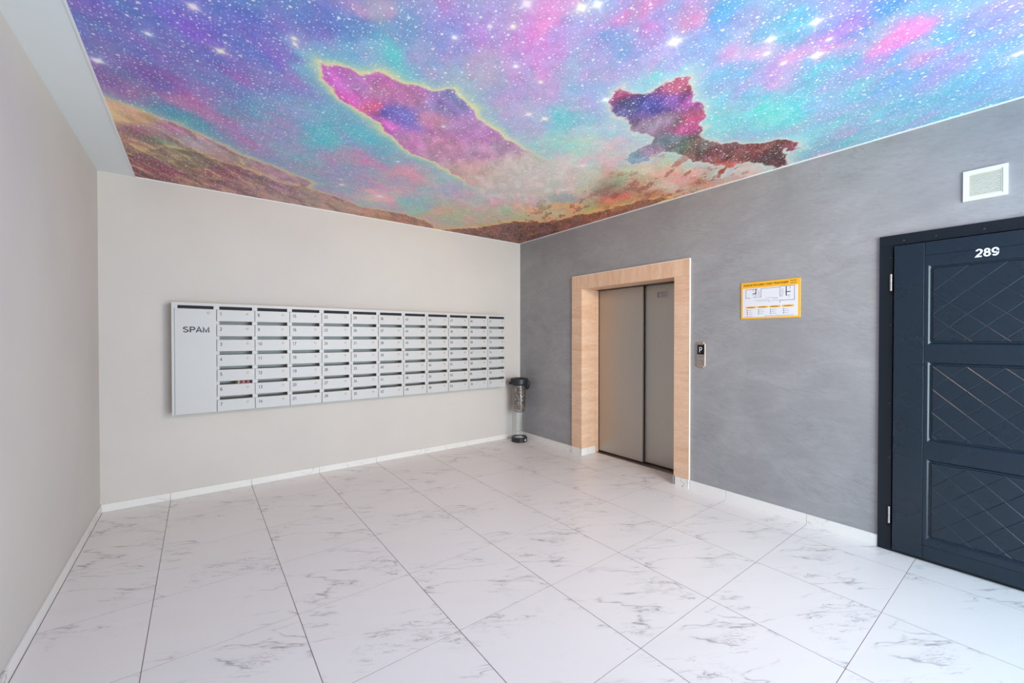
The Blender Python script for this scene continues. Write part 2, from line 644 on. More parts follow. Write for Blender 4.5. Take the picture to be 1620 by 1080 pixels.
# right wall with the lift opening and the flat door opening
LO = (-2.449, -1.203)      # lift opening
DO = (-4.99, -3.96)        # flat door opening
bm = bmesh.new()
WT = 0.22
for y, z in (((LO[1], TH), (0, ZC + 0.1)), (LO, (2.02, ZC + 0.1)), ((DO[1], LO[0]), (0, ZC + 0.1)), (DO, (2.06, ZC + 0.1)), ((YR - TH, DO[0]), (0, ZC + 0.1))):
    bm_box(bm, (0, WT), y, z)
wall_right = struct(obj('wall_right', bm, M_plaster), 'grey decorative plaster wall with the lift and dark door')

# rear wall behind the camera with the glazed entrance
bm = bmesh.new()
WX = (-2.9, -0.1)
for x, z in (((XL, WX[0]), (0, ZC + 0.1)), ((WX[1], 0), (0, ZC + 0.1)), (WX, (2.45, ZC + 0.1))):
    bm_box(bm, x, (YR - TH, YR), z)
wall_rear = struct(obj('wall_rear', bm, M_paint), 'pale grey wall behind the viewer around the glazed entrance')
win = struct(box('window_1', (WX[0], WX[1]), (YR - 0.16, YR - 0.10), (2.39, 2.45), M_frame), 'glazed entrance front in dark frame behind the viewer')
for x in (WX[0] + 0.03, -1.96, -1.04, WX[1] - 0.03):
    box('frame_post', (x - 0.03, x + 0.03), (YR - 0.16, YR - 0.10), (0.0, 2.39), M_frame, win)
for xa, xb in ((WX[0] + 0.06, -1.99), (-1.93, -1.07), (-1.01, WX[1] - 0.06)):
    box('glass_pane', (xa, xb), (YR - 0.134, YR - 0.126), (0.0, 2.39), M_glass, win)

# ceiling: plaster slab, printed stretch canvas, plain white strip along the left wall
ceiling = struct(box('ceiling', (XL - TH, WT), (YR - TH, TH), (ZC, ZC + 0.15), M_soffit), 'white ceiling with a galaxy printed stretch canvas')
XS = -4.085
box('plain_strip', (XL, XS - 0.004), (YR, 0), (ZC - 0.004, ZC + 0.01), M_soffit, ceiling)

# --- the galaxy print: a flat print, coloured point by point on a fine grid
def interp(txt, X, Y, pw=1.6):
    num = np.zeros(X.shape + (3,))
    den = np.zeros(X.shape)
    for tk in txt.split():
        a = [float(q) for q in tk.split(',')]
        d2 = (X - a[0]) ** 2 + (Y - a[1]) ** 2 + 0.0012
        wgt = d2 ** -pw
        num += wgt[..., None] * np.array(a[2:5])
        den += wgt
    return num / den[..., None]


def poly(txt):
    return [tuple(float(q) for q in tk.split(',')) for tk in txt.split()]


def sdf(P, X, Y):
    """signed distance to a polygon, negative inside"""
    d = np.full(X.shape, 1e9)
    ins = np.zeros(X.shape, bool)
    n = len(P)
    for i in range(n):
        ax, ay = P[i]
        bx_, by_ = P[(i + 1) % n]
        ex, ey = bx_ - ax, by_ - ay
        tt = np.clip(((X - ax) * ex + (Y - ay) * ey) / (ex * ex + ey * ey + 1e-12), 0, 1)
        d = np.minimum(d, (X - ax - tt * ex) ** 2 + (Y - ay - tt * ey) ** 2)
        c = ((ay > Y) != (by_ > Y)) & (X < (bx_ - ax) * (Y - ay) / (by_ - ay + 1e-12) + ax)
        ins ^= c
    d = np.sqrt(d)
    return np.where(ins, -d, d)


def vnoise(X, Y, seed):
    """smooth value noise in 0..1"""
    xi, yi = np.floor(X).astype(np.int64), np.floor(Y).astype(np.int64)
    fx, fy = X - xi, Y - yi
    fx, fy = fx * fx * (3 - 2 * fx), fy * fy * (3 - 2 * fy)

    def h(a, b):
        q = (a * 374761393 + b * 668265263 + seed * 1442695041) & 0x7fffffff
        q = ((q ^ (q >> 13)) * 1274126177) & 0x7fffffff
        return ((q ^ (q >> 16)) & 0xffff) / 65535.0
    return (h(xi, yi) * (1 - fx) + h(xi + 1, yi) * fx) * (1 - fy) + (h(xi, yi + 1) * (1 - fx) + h(xi + 1, yi + 1) * fx) * fy


def fbm(X, Y, seed, octv=5, gain=0.55):
    s, a_, tot = 0, 1.0, 0
    for k in range(octv):
        s = s + a_ * vnoise(X * 2 ** k + 17.3 * k, Y * 2 ** k - 9.1 * k, seed + k)
        tot += a_
        a_ *= gain
    return s / tot


SKY = "-4.06,-2.24,110,120,200 -3.9,-2.32,115,110,205 -3.69,-2.44,115,105,215 -3.48,-2.56,105,110,205 -4.05,-1.93,130,125,195 -3.86,-2.07,130,110,205 -3.62,-2.19,130,105,200 -3.38,-2.38,120,110,210 -4.04,-1.7,125,110,175 -3.83,-1.79,120,100,180 -3.57,-1.99,150,120,200 -3.33,-2.17,140,130,205 -3.25,-2.42,110,190,215 -3.98,-1.53,160,120,180 -3.7,-1.63,190,125,180 -3.88,-1.41,80,140,190 -3.71,-1.31,95,150,190 -3.47,-1.84,130,140,200 -3.26,-1.92,130,170,210 -3.52,-1.55,185,130,190 -3.27,-1.49,165,150,205 -3.09,-1.33,150,170,205 -3.42,-1.08,170,140,190 -3.21,-0.97,140,160,200 -2.98,-0.91,180,150,195 -2.63,-0.91,170,165,200 -2.29,-0.76,240,190,190 -2.73,-1.47,200,150,190 -2.96,-1.67,110,190,215 -3.13,-1.94,110,190,215 -2.84,-1.82,100,190,210 -2.62,-1.69,120,180,205 -2.3,-1.5,220,160,180 -1.9,-1.27,190,180,200 -1.98,-0.77,150,200,200 -1.58,-0.68,200,190,150 -1.09,-0.91,200,190,160 -1.43,-1.41,205,195,190 -1.1,-1.67,220,200,190 -0.78,-1.29,230,195,140 -0.66,-1.65,230,190,110 -0.82,-1.77,150,185,180 -1.09,-2.08,215,195,190 -1.4,-1.84,215,195,195 -3.27,-2.8,95,125,200 -3.13,-2.82,110,140,205 -3.07,-2.97,190,150,195 -2.94,-2.92,120,150,205 -3.08,-2.66,140,175,215 -2.91,-2.68,115,190,210 -2.78,-2.83,150,160,210 -2.59,-2.86,200,160,200 -2.79,-2.98,140,150,210 -2.67,-3.12,170,150,210 -2.61,-3.3,190,150,205 -2.5,-3.34,215,145,205 -2.37,-3.2,205,150,210 -2.36,-2.76,195,150,200 -2.57,-2.78,210,160,195 -2.25,-3.06,190,155,210 -2.29,-3.36,170,165,215 -2.33,-3.47,150,165,215 -2.23,-3.59,215,130,190 -2.13,-3.67,150,150,210 -2.16,-3.46,120,160,210 -1.98,-3.6,170,150,215 -1.94,-3.48,170,165,215 -2.03,-3.02,185,165,215 -1.92,-3.1,165,165,215 -1.96,-2.73,160,185,210 -1.84,-2.83,110,195,205 -1.67,-2.53,170,210,200 -1.45,-2.57,190,215,195 -1.53,-2.86,170,205,210 -2.13,-2.69,190,170,210 -1.76,-3.66,150,165,215 -1.92,-3.82,90,160,215 -2.04,-3.75,200,140,190 -1.82,-3.9,150,150,205 -1.62,-3.77,200,160,205 -1.5,-3.62,110,180,210 -1.41,-3.48,110,195,215 -1.78,-3.48,150,205,215 -1.19,-3.65,110,190,210 -1.24,-3.82,170,160,210 -0.89,-3.63,120,200,205 -0.82,-3.77,130,180,210 -0.43,-3.58,130,195,205 -1.01,-3.36,120,205,200 -1.63,-3.96,100,165,205 -1.5,-4.1,120,130,200 -1.28,-3.97,100,160,205 -1.38,-3.95,190,150,200 -1.35,-4.17,70,130,195 -1.11,-4.21,205,130,190 -0.98,-4.14,100,150,205 -1.2,-4.28,110,160,205 -0.98,-4.36,110,150,205 -1.01,-4.47,130,130,200 -0.79,-4.55,120,160,210 -1.1,-4.05,90,160,200 -0.84,-3.99,100,180,200 -1.12,-3.98,100,175,205 -0.8,-4.16,110,150,205 -0.41,-4.17,110,170,195 -0.41,-4,130,175,200 -0.34,-3.87,130,170,195 -0.19,-3.66,120,170,185 -0.51,-4.43,110,160,205 -0.49,-4.51,130,170,215 -0.35,-4.29,110,170,200 -0.02,-4.38,120,170,195 -1.32,-2.08,225,205,200 -1.33,-2.32,225,205,200 -1.22,-2.48,215,195,190 -0.84,-2.07,220,180,150 -1.35,-2.71,200,205,190 -0.53,-2.92,225,190,160 -0.69,-2.8,220,185,160 -0.17,-3.15,235,195,175 -0.82,-2.54,225,205,165 -0.88,-2.33,200,150,120 -0.68,-2.23,160,95,85 -0.43,-2.18,215,120,85 -0.29,-2.29,205,105,80 -0.58,-2.43,205,170,130 -0.24,-2.82,225,120,90 -0.39,-2.73,225,170,150 -0.34,-2.52,225,200,170 -0.4,-1.92,210,140,70 -0.2,-3.32,230,190,175 -0.37,-3.09,230,150,120 -0.88,-4.21,200,130,195 -1.04,-4.13,195,130,190 -1.52,-4.08,150,140,200 -1.29,-4.07,200,130,190"
IN1 = "-3.13,-2.39,225,100,205 -3.02,-2.26,235,90,195 -2.85,-2.23,245,90,150 -3.01,-2.41,205,120,200 -2.74,-2.23,110,95,195 -2.65,-2.21,110,100,195 -2.71,-2.07,225,105,200 -2.91,-2.42,210,120,175 -2.75,-2.47,195,120,170 -2.56,-2.54,150,120,185 -2.53,-2.6,140,130,190 -2.52,-2.31,205,130,165 -2.3,-2.38,190,130,190 -2.3,-2.05,205,140,170 -2.04,-2.13,200,140,180 -1.99,-2.29,190,130,180 -1.93,-1.78,220,170,170 -1.68,-2.12,215,180,185 -2.5,-1.96,215,130,190 -1.22,-1.98,215,195,195"
IN2 = "-1.81,-3.21,180,75,120 -1.67,-3.17,105,90,150 -1.58,-3.24,70,80,160 -1.53,-3.32,130,70,160 -1.61,-3.44,175,70,100 -1.44,-3.38,170,70,150 -1.34,-3.16,150,110,140 -1.25,-3.27,190,80,120 -1.37,-3.09,150,130,150 -1.14,-3.21,180,60,120 -1.12,-3.07,100,125,130 -0.96,-3.07,95,110,100 -0.9,-3.17,110,90,85 -1.07,-2.73,110,140,170 -1.05,-2.88,160,130,160 -0.67,-3.23,120,65,70 -0.52,-3.34,140,65,60 -0.43,-3.47,110,50,50 -0.28,-3.33,75,35,40 -0.17,-3.41,100,50,50 -0.11,-3.35,80,40,40 -0.29,-3.56,130,40,60 -0.37,-3.09,190,90,70 -0.47,-3.25,120,60,55"
IN3 = "-4.05,-1.24,240,195,145 -3.97,-1.26,225,170,130 -3.94,-1.03,195,130,150 -3.88,-0.94,140,160,130 -3.81,-1.19,200,140,170 -3.71,-1.04,190,170,180 -4.08,-0.87,235,180,140 -4.06,-0.59,160,115,100 -3.99,-0.34,150,70,95 -3.79,-0.8,220,180,120 -3.72,-0.72,150,140,110 -3.52,-0.55,160,85,105 -3.6,-0.74,170,130,120 -3.29,-0.41,165,110,135 -3.21,-0.56,185,140,165 -2.92,-0.29,190,150,150 -3.43,-1.14,200,160,170 -3.93,-0.69,220,180,120"
IN4 = "-4,-0.29,150,70,95 -3.72,-0.65,150,130,105 -3.52,-0.55,155,80,100 -3.29,-0.45,165,110,130 -3.14,-0.43,180,135,150 -2.91,-0.25,185,150,145 -2.48,-0.14,190,150,130 -2.08,-0.16,200,140,110 -1.71,-0.14,190,120,95"
IN5 = "-0.82,-0.24,140,75,60 -0.38,-0.33,100,50,45 -0.32,-0.77,110,55,45 -0.31,-1.2,140,70,50 -0.24,-1.53,170,90,55 -1.23,-0,160,95,80"
P1 = "-3.19,-2.46 -3.16,-2.46 -3.08,-2.52 -3,-2.53 -2.95,-2.58 -2.86,-2.57 -2.75,-2.59 -2.66,-2.61 -2.58,-2.66 -2.48,-2.64 -2.35,-2.58 -2.3,-2.52 -2.09,-2.43 -1.84,-2.36 -1.58,-2.32 -1.33,-2.36 -0.99,-2.42 -0.842,-2.07 -1.05,-1.7 -1.44,-1.52 -1.68,-1.48 -1.93,-1.63 -2.08,-1.7 -2.23,-1.77 -2.41,-1.81 -2.56,-1.9 -2.68,-1.98 -2.79,-2.08 -2.88,-2.14 -2.99,-2.19 -3.08,-2.26 -3.14,-2.35"
P2 = "-1.79,-3.12 -1.85,-3.21 -1.84,-3.26 -1.77,-3.26 -1.71,-3.29 -1.68,-3.35 -1.69,-3.42 -1.68,-3.47 -1.61,-3.49 -1.53,-3.46 -1.44,-3.42 -1.36,-3.42 -1.28,-3.36 -1.17,-3.31 -1.07,-3.3 -1,-3.23 -0.874,-3.23 -0.761,-3.27 -0.667,-3.32 -0.556,-3.42 -0.497,-3.53 -0.408,-3.56 -0.233,-3.56 -0.268,-3.51 -0.342,-3.48 -0.197,-3.42 -0.005,-3.38 0.007,-3.29 -0.196,-3.27 -0.326,-3.22 -0.355,-3.15 -0.262,-3.05 -0.16,-2.94 -0.194,-2.92 -0.397,-3.07 -0.499,-3.04 -0.692,-2.99 -0.913,-2.97 -0.996,-2.91 -0.938,-2.75 -0.999,-2.63 -1.11,-2.67 -1.16,-2.83 -1.16,-2.96 -1.31,-3.01 -1.45,-3 -1.58,-3.03 -1.71,-3.06"
P3 = "-4.12,-1.43 -4.08,-1.43 -4.01,-1.39 -3.93,-1.38 -3.85,-1.31 -3.77,-1.32 -3.71,-1.26 -3.57,-1.15 -3.42,-1.02 -3.21,-0.939 -2.85,-0.746 -2.91,-0.545 -3.04,-0.562 -3.18,-0.638 -3.27,-0.426 -3.19,0.402 -4.41,0.637"
P4 = "-4.09,-0.51 -4.01,-0.671 -3.97,-0.727 -3.81,-0.869 -3.67,-0.874 -3.56,-0.803 -3.43,-0.768 -3.3,-0.746 -3.18,-0.638 -3.04,-0.562 -2.97,-0.596 -2.75,-0.547 -2.55,-0.452 -2.36,-0.332 -2.19,-0.33 -1.88,-0.37 -1.51,-0.22 -1.06,0.319 -1.38,1.85 -4.23,0.941"
P5 = "-1.24,0.158 -1.23,-0.076 -0.947,-0.367 -0.835,-0.663 -0.728,-0.878 -0.431,-1.04 -0.38,-1.27 -0.365,-1.46 -0.283,-1.72 -0.223,-1.98 -0.193,-2.22 -0.062,-2.41 0.698,-0.293 0.537,1.07 -0.865,0.893"
STARS = "-1.94,-3.6,3 -2.08,-2.73,2 -1.97,-2.75,2 -2.29,-0.76,3 -1.27,-2.41,2 -2.42,-3.48,2.5 -2.38,-3.53,2 -2.61,-3.36,2 -1.32,-3.96,2.5 -1.52,-3.82,1.5 -2.42,-2.29,1.5 -3.58,-2.28,2 -3.84,-2.22,1.5 -4.06,-1.83,1.5 -3.32,-2.58,1.5 -1.83,-3.11,2 -2.7,-0.98,1.5 -3.31,-2.54,1.3 -4.05,-1.84,2 -3.68,-2.53,2 -2.66,-0.85,2 -2.75,-3.02,1.5 -2.66,-3.17,1.3 -2.58,-3.23,1.5 -2.41,-3.03,1.5 -0.57,-4.54,2 -1.61,-3.87,2 -1.57,-4.03,2 -1.4,-4.03,1.4 -2.23,-3.01,1.4 -1.02,-1.93,1.5 -0.31,-3.98,1.2 -1.38,-3.84,1.5 -2.45,-1.61,1.2"


gx = np.linspace(XS, 0.0, 600)
gy = np.concatenate([np.linspace(YR, -4.75, 60)[:-1], np.linspace(-4.75, 0.0, 700)])
GX, GY = np.meshgrid(gx, gy)
# domain warp gives the printed clouds their ragged outlines
wx = fbm(GX * 4, GY * 4, 3) - 0.5
wy = fbm(GX * 4, GY * 4, 11) - 0.5
wx2 = fbm(GX * 14, GY * 14, 23, 4) - 0.5
wy2 = fbm(GX * 14, GY * 14, 31, 4) - 0.5
SX, SY = GX + 0.34 * wx + 0.06 * wx2, GY + 0.34 * wy + 0.06 * wy2
col = interp(SKY, SX, SY)
# soft mottling of hue and value across the print
ca, sa = math.cos(0.9), math.sin(0.9)
U, V = GX * ca + GY * sa, -GX * sa + GY * ca
m1 = fbm(U * 3.2, V * 7, 41, 6) - 0.5
m2 = fbm(U * 6 + 9, V * 9, 57, 6) - 0.5
m3 = fbm(GX * 30, GY * 30, 77, 3) - 0.5
mot = m1[..., None] * np.array([85, -60, 5]) + m2[..., None] * np.array([-58, 8, 14]) + m3[..., None] * np.array([24, 24, 24])
top_fade = 1.0
col = col + mot * 1.0
PX, PY = GX + 0.05 * wx + 0.05 * wx2, GY + 0.05 * wy + 0.05 * wy2


def sstep(e0, e1, v_):
    q = np.clip((v_ - e0) / (e1 - e0), 0, 1)
    return q * q * (3 - 2 * q)


def layer(col, P, IN, glow_w, glow_amt, rim, rough_=0.05, fade=None, shade=30, halo=None):
    s = sdf(poly(P), GX + rough_ * 2 * wx2 + rough_ * wx, GY + rough_ * 2 * wy2 + rough_ * wy)
    inner = interp(IN, SX * 0.35 + GX * 0.65, SY * 0.35 + GY * 0.65, 2.0)
    tex = (fbm(U * 9, V * 16, 91, 6) - 0.5)
    inner = inner + tex[..., None] * np.array([80, 60, 75]) * shade / 30 + m2[..., None] * np.array([40, -25, 10])
    f = 1.0 if fade is None else fade
    so = np.maximum(s, 0)
    if halo is not None:
        hh = (np.exp(-(so / (glow_w * 3.2)) ** 1.3) * 0.75 * f)[..., None]
        col = col * (1 - hh) + np.array(halo) * hh
    g_ = (np.exp(-(so / glow_w) ** 1.2) * glow_amt * f)[..., None]
    col = col * (1 - g_) + np.array(rim) * g_
    k = ((1 - sstep(-0.014, 0.006, s)) * f)[..., None]
    return col * (1 - k) + inner * k


fade1 = sstep(-1.35, -2.1, GX)            # the big finger dissolves into the bright cloud
fade1 = 1 - sstep(-2.1, -1.35, GX)
fade1 = 0.22 + 0.78 * fade1
fade2 = 0.55 + 0.45 * sstep(-2.05, -2.5, GY)
fade2 = 0.45 + 0.55 * (1 - sstep(-2.9, -2.5, GY))
col = layer(col, P3, IN3, 0.035, 0.85, (238, 214, 160), 0.03, halo=(120, 180, 200))
col = layer(col, P4, IN4, 0.03, 0.75, (236, 200, 140), 0.04)
col = layer(col, P1, IN1, 0.036, 0.95, (252, 228, 158), 0.035, fade1, halo=(112, 198, 212))
col = layer(col, P2, IN2, 0.022, 0.75, (238, 214, 190), 0.05, fade2, 42, halo=(150, 205, 212))
col = layer(col, P5, IN5, 0.085, 0.95, (252, 188, 92), 0.08, None, 45)
# glowing yellow and rust filaments inside the low cloud banks
for P_, sd_, tint_, am_ in ((P3, 211, (246, 208, 138), 0.75), (P4, 223, (226, 176, 120), 0.55), (P5, 237, (226, 130, 70), 0.6)):
    fn = np.abs(fbm(U * 2.2 + 0.8 * wx + 3, V * 7.5 + 0.8 * wy, sd_, 5) - 0.5)
    s_ = sdf(poly(P_), GX, GY)
    fm = np.exp(-(fn / 0.028) ** 1.2) * (1 - sstep(-0.03, 0.03, s_)) * am_
    col = col * (1 - fm[..., None]) + np.array(tint_) * fm[..., None]
    fn2 = fbm(U * 4 + 31, V * 12, sd_ + 5, 5)
    dk = sstep(0.54, 0.68, fn2) * (1 - sstep(-0.03, 0.02, s_)) * 0.4
    col = col * (1 - dk[..., None]) + np.array((110, 70, 72)) * dk[..., None]
# pale wisps over the bright middle
wsp = sstep(0.46, 0.72, fbm(U * 7 + 60, V * 15, 311, 6, 0.62)) * np.exp(-(((GX + 1.35) / 0.75) ** 2 + ((GY + 1.75) / 0.8) ** 2)) * 0.5
col = col * (1 - wsp[..., None]) + np.array((255, 230, 222)) * wsp[..., None]
# ragged russet clouds where the print meets the plaster wall
rs = fbm(U * 6 + 4, V * 13, 131, 6, 0.62)
msk = sstep(0.55, 0.66, rs) * sstep(-1.25, -0.5, GX) * sstep(-3.45, -2.9, GY) * (1 - sstep(-1.0, -0.6, GY) * 0.5)
col = col * (1 - 0.75 * msk[..., None]) + np.array([168, 84, 62]) * 0.75 * msk[..., None]
# bright stars with a faint glow and thin spikes
for si, tk in enumerate(STARS.split()):
    sx_, sy_, ss = [float(q) for q in tk.split(',')]
    dx, dy = GX - sx_, GY - sy_
    r = np.sqrt(dx * dx + dy * dy)
    glow = 1.0 * np.exp(-(r / (0.008 * ss)) ** 2) + 0.4 * np.exp(-r / (0.013 * ss))
    if ss >= 2:
        th = 0.35
        a_, b_ = dx * math.cos(th) + dy * math.sin(th), -dx * math.sin(th) + dy * math.cos(th)
        L = 0.022 * ss
        glow = glow + 0.5 * np.exp(-(a_ / 0.005) ** 2 - np.abs(b_) / L) * (np.abs(b_) < 3 * L) + 0.5 * np.exp(-(b_ / 0.005) ** 2 - np.abs(a_) / L)
    glow = np.clip(glow, 0, 1)[..., None]
    tint = np.array([[255, 250, 255], [255, 225, 235], [255, 240, 220]][si % 3])
    col = col * (1 - glow) + tint * glow
# push the print's chroma a little, then clamp
grey = col.mean(-1, keepdims=True)
col = grey + (col - grey) * 0.93 + 9
col = np.clip(col, 18, 255) / 255
lincol = np.where(col <= 0.04045, col / 12.92, ((col + 0.055) / 1.055) ** 2.4)

ny, nx = GX.shape
me = bpy.data.meshes.new('printed_canvas')
co = np.stack([GX, GY, np.full(GX.shape, ZC - 0.002)], -1).reshape(-1, 3)
idx = np.arange(ny * nx).reshape(ny, nx)
q = np.stack([idx[:-1, :-1], idx[1:, :-1], idx[1:, 1:], idx[:-1, 1:]], -1).reshape(-1)
nf = (ny - 1) * (nx - 1)
me.vertices.add(ny * nx)
me.vertices.foreach_set('co', co.ravel())
me.loops.add(nf * 4)
me.loops.foreach_set('vertex_index', q.astype(np.int32))
me.polygons.add(nf)
me.polygons.foreach_set('loop_start', (np.arange(nf) * 4).astype(np.int32))
me.update(calc_edges=True)
at = me.color_attributes.new('print', 'FLOAT_COLOR', 'POINT')
at.data.foreach_set('color', np.concatenate([lincol, np.ones(lincol.shape[:2] + (1,))], -1).astype(np.float32).ravel())
M_print = mat('galaxy_print_canvas', (1, 1, 1, 1), 0.62)
t = NT(M_print)
ca_ = t.n('ShaderNodeVertexColor', layer_name='print')
v = t.coord()
base = ca_.outputs[0]
grain = t.noise(v, 95, 3, 0.7)
base = t.mix(0.22, base, t.ramp(grain, [(0.3, g3(0.0)), (0.7, g3(1.0))]), 'SOFT_LIGHT')


def starfield(base, scale, radius, dens, bright, seed):
    vv = t.coord(loc=(seed, seed * 1.3, 0))
    vo = t.n('ShaderNodeTexVoronoi', voronoi_dimensions='2D')
    vo.inputs['Scale'].default_value = scale
    t.l(vv, vo.inputs['Vector'])
    sp = t.n('ShaderNodeSeparateColor')
    t.l(vo.outputs['Color'], sp.inputs[0])
    rad = t.math('MULTIPLY_ADD', sp.outputs[1], radius * 0.75, radius * 0.35)
    f = t.math('SUBTRACT', 1.0, t.math('DIVIDE', vo.outputs['Distance'], rad), clamp=True)
    f = t.math('POWER', f, 0.7)
    on_ = t.math('LESS_THAN', sp.outputs[0], dens)
    f = t.math('MULTIPLY', t.math('MULTIPLY', f, on_), bright)
    return t.mix(f, base, (1, 0.95, 0.98, 1))


base = starfield(base, 40, 0.21, 0.6, 1.0, 0.0)
base = starfield(base, 66, 0.22, 0.42, 0.75, 3.7)
base = starfield(base, 17, 0.15, 0.5, 1.0, 8.1)
sc = t.n('ShaderNodeVectorMath', operation='SCALE')
t.l(base, sc.inputs[0])
sc.inputs['Scale'].default_value = 1.0
t.l(sc.outputs[0], t.b.inputs['Base Color'])
t.bump(t.noise(v, 330, 2), 0.15, 0.001)
canvas = link('printed_canvas', me, M_print, ceiling, origin=((XS) / 2, YR / 2, ZC - 0.002))
canvas['label'] = 'galaxy print with glowing nebula clouds and stars'

b_ = 0.009
struct(box('trim_1', (XS, -0.012), (-b_, 0.0), (ZC - 0.009, ZC), M_bead), 'thin white bead where the galaxy print meets the mailbox wall')
struct(box('trim_2', (-b_, 0.0), (YR, 0.0), (ZC - 0.009, ZC), M_bead), 'thin white bead where the galaxy print meets the plaster wall')
struct(box('trim_3', (XS - 0.006, XS + 0.003), (YR, 0.0), (ZC - 0.008, ZC), M_bead), 'thin white bead between the galaxy print and the plain strip')
struct(box('trim_4', (-0.004, 0.0), (-0.012, 0.0), (0.08, ZC - 0.01), M_bead), 'fine white bead down the corner of the two walls')

# added warm fill light in a made-up housing, unseen behind the viewer
lp = thing('added_fill_light', (-1.5, -5.65, ZC - 0.01), 'added warm fill light, unseen behind the viewer', 'fill light')
box('added_fill_bracket', (-1.56, -1.44), (-5.70, -5.64), (2.52, ZC - 0.002), M_white, lp, 0.003)
bm = bmesh.new()
bm_box(bm, (-1.98, -1.02), (-5.72, -5.62), (2.33, 2.60), 0.006)
bmesh.ops.rotate(bm, cent=(-1.5, -5.66, 2.46), matrix=Matrix.Rotation(math.radians(-14), 3, 'X'), verts=bm.verts)
obj('fill_light_housing', bm, M_white, lp)
bm = bmesh.new()
bm_box(bm, (-1.95, -1.05), (-5.62, -5.612), (2.345, 2.585))
bmesh.ops.rotate(bm, cent=(-1.5, -5.66, 2.46), matrix=Matrix.Rotation(math.radians(-14), 3, 'X'), verts=bm.verts)
obj('added_fill_diffuser', bm, M_fill_light, lp)


# skirting, one tile object per piece
def skirting(name, label):
    e = bpy.data.objects.new(name, None)
    COL.objects.link(e)
    WLOC[e.name] = Vector((0, 0, 0))
    return struct(e, label)


sk = skirting('baseboard_back', 'white veined skirting tiles under the mailboxes')
jx = [XL] + [0.3282 + (a - 8) * 0.6 for a in range(1, 8)] + [0.0]
for a0, a1 in zip(jx, jx[1:]):
    box('skirting_tile', (a0 + 0.001, a1 - 0.001), (-0.011, 0.0), (0.0, 0.066), M_skirt, sk, 0.0015)
sk = skirting('baseboard_left', 'white veined skirting tiles along the left wall')
jy = [YR] + [-1.7231 - 0.6 * b for b in range(8, -3, -1)] + [-0.011]
for a0, a1 in zip(jy, jy[1:]):
    box('skirting_tile', (XL, XL + 0.011), (a0 + 0.001, a1 - 0.001), (0.0, 0.066), M_skirt, sk, 0.0015)
sk = skirting('baseboard_right', 'white veined skirting tiles along the plaster wall')
ry = [(-0.5231, -0.012), (-1.058, -0.5231), (-2.923, -2.592), (-3.5231, -2.923), (-3.937, -3.5231), (-5.6, -5.015), (-6.2, -5.6), (-6.8, -6.2), (YR, -6.8)]
for a0, a1 in ry:
    box('skirting_tile', (-0.011, 0.0), (a0 + 0.001, a1 - 0.001), (0.0, 0.079), M_skirt, sk, 0.0015)

# ------------------------------------------------------------------ lift
PO = (-2.588, -1.064)     # portal outer edges
PI = (-2.432, -1.226)     # portal opening
HB, HT = 1.998, 2.152
FX = -0.020               # front face
portal = thing('lift_surround', (0.0, -1.826, 0), 'light ash wood-look surround framing the steel lift doors', 'door surround')
MB_H = 0.083
box('jamb', (FX, 0.0), (PI[1], PO[1]), (MB_H, HB - 0.001), M_wood_h, portal)
box('jamb', (FX, 0.0), (PO[0] + 0.003, PI[0]), (MB_H, HB - 0.001), M_wood_h, portal)
box('header', (FX, 0.0), (PO[0] + 0.003, PO[1]), (HB, HT), M_wood_v, portal)
box('reveal_board', (0.0, 0.222), (PI[1], PI[1] + 0.022), (MB_H, HB), M_wood_h, portal)
box('reveal_board', (0.0, 0.222), (PI[0] - 0.016, PI[0]), (MB_H, HB), M_wood_h, portal)
box('soffit_board', (0.0, 0.232), (PI[0] - 0.012, PI[1] + 0.012), (HB, HB + 0.018), M_wood_h, portal)
box('inner_casing', (0.222, 0.275), (PI[1] - 0.006, PI[1] + 0.022), (0.0, HB), M_wood_h, portal)
box('inner_casing', (0.222, 0.275), (PI[0] - 0.016, PI[0] + 0.006), (0.0, HB), M_wood_h, portal)
o = box('top_edge_strip', (FX - 0.001, 0.0), (PO[0], PO[1] - 0.006), (HT, HT + 0.007), M_edge, portal)
o['label'] = 'pale top edge strip'
o = box('side_edge_strip', (FX - 0.001, 0.0), (PO[0], PO[0] + 0.003), (MB_H, HT), M_edge, portal)
o['label'] = 'pale side edge strip'
for y, x in (((PI[1], PO[1]), (FX - 0.003, 0.0)), ((PO[0], PI[0]), (FX - 0.003, 0.0)), ((PI[1] - 0.004, PI[1] + 0.02), (FX - 0.003, 0.222)), ((PI[0] - 0.016, PI[0] + 0.004), (FX - 0.003, 0.222))):
    box('base_tile', x, y, (0.0, MB_H), M_skirt, portal, 0.001)

lift = thing('door_1', (0.3, -1.83, 0), 'two-leaf brushed steel sliding lift door', None)
lift['kind'] = 'structure'
LG = -1.862               # meeting line of the leaves
LZ = 1.992
bm = bmesh.new()
bm_box(bm, (0.282, 0.302), (LG, -1.236), (0.022, LZ - 0.002), 0.002, 2)
leaf = obj('sliding_leaf', bm, M_steel, lift)
box('leading_edge', (0.276, 0.303), (LG - 0.006, LG + 0.004), (0.022, LZ - 0.002), M_steel, leaf, 0.001)
bm = bmesh.new()
bm_box(bm, (0.318, 0.336), (-2.42, LG - 0.004), (0.022, LZ - 0.002), 0.001)
leaf2 = obj('sliding_leaf', bm, M_steel, lift)
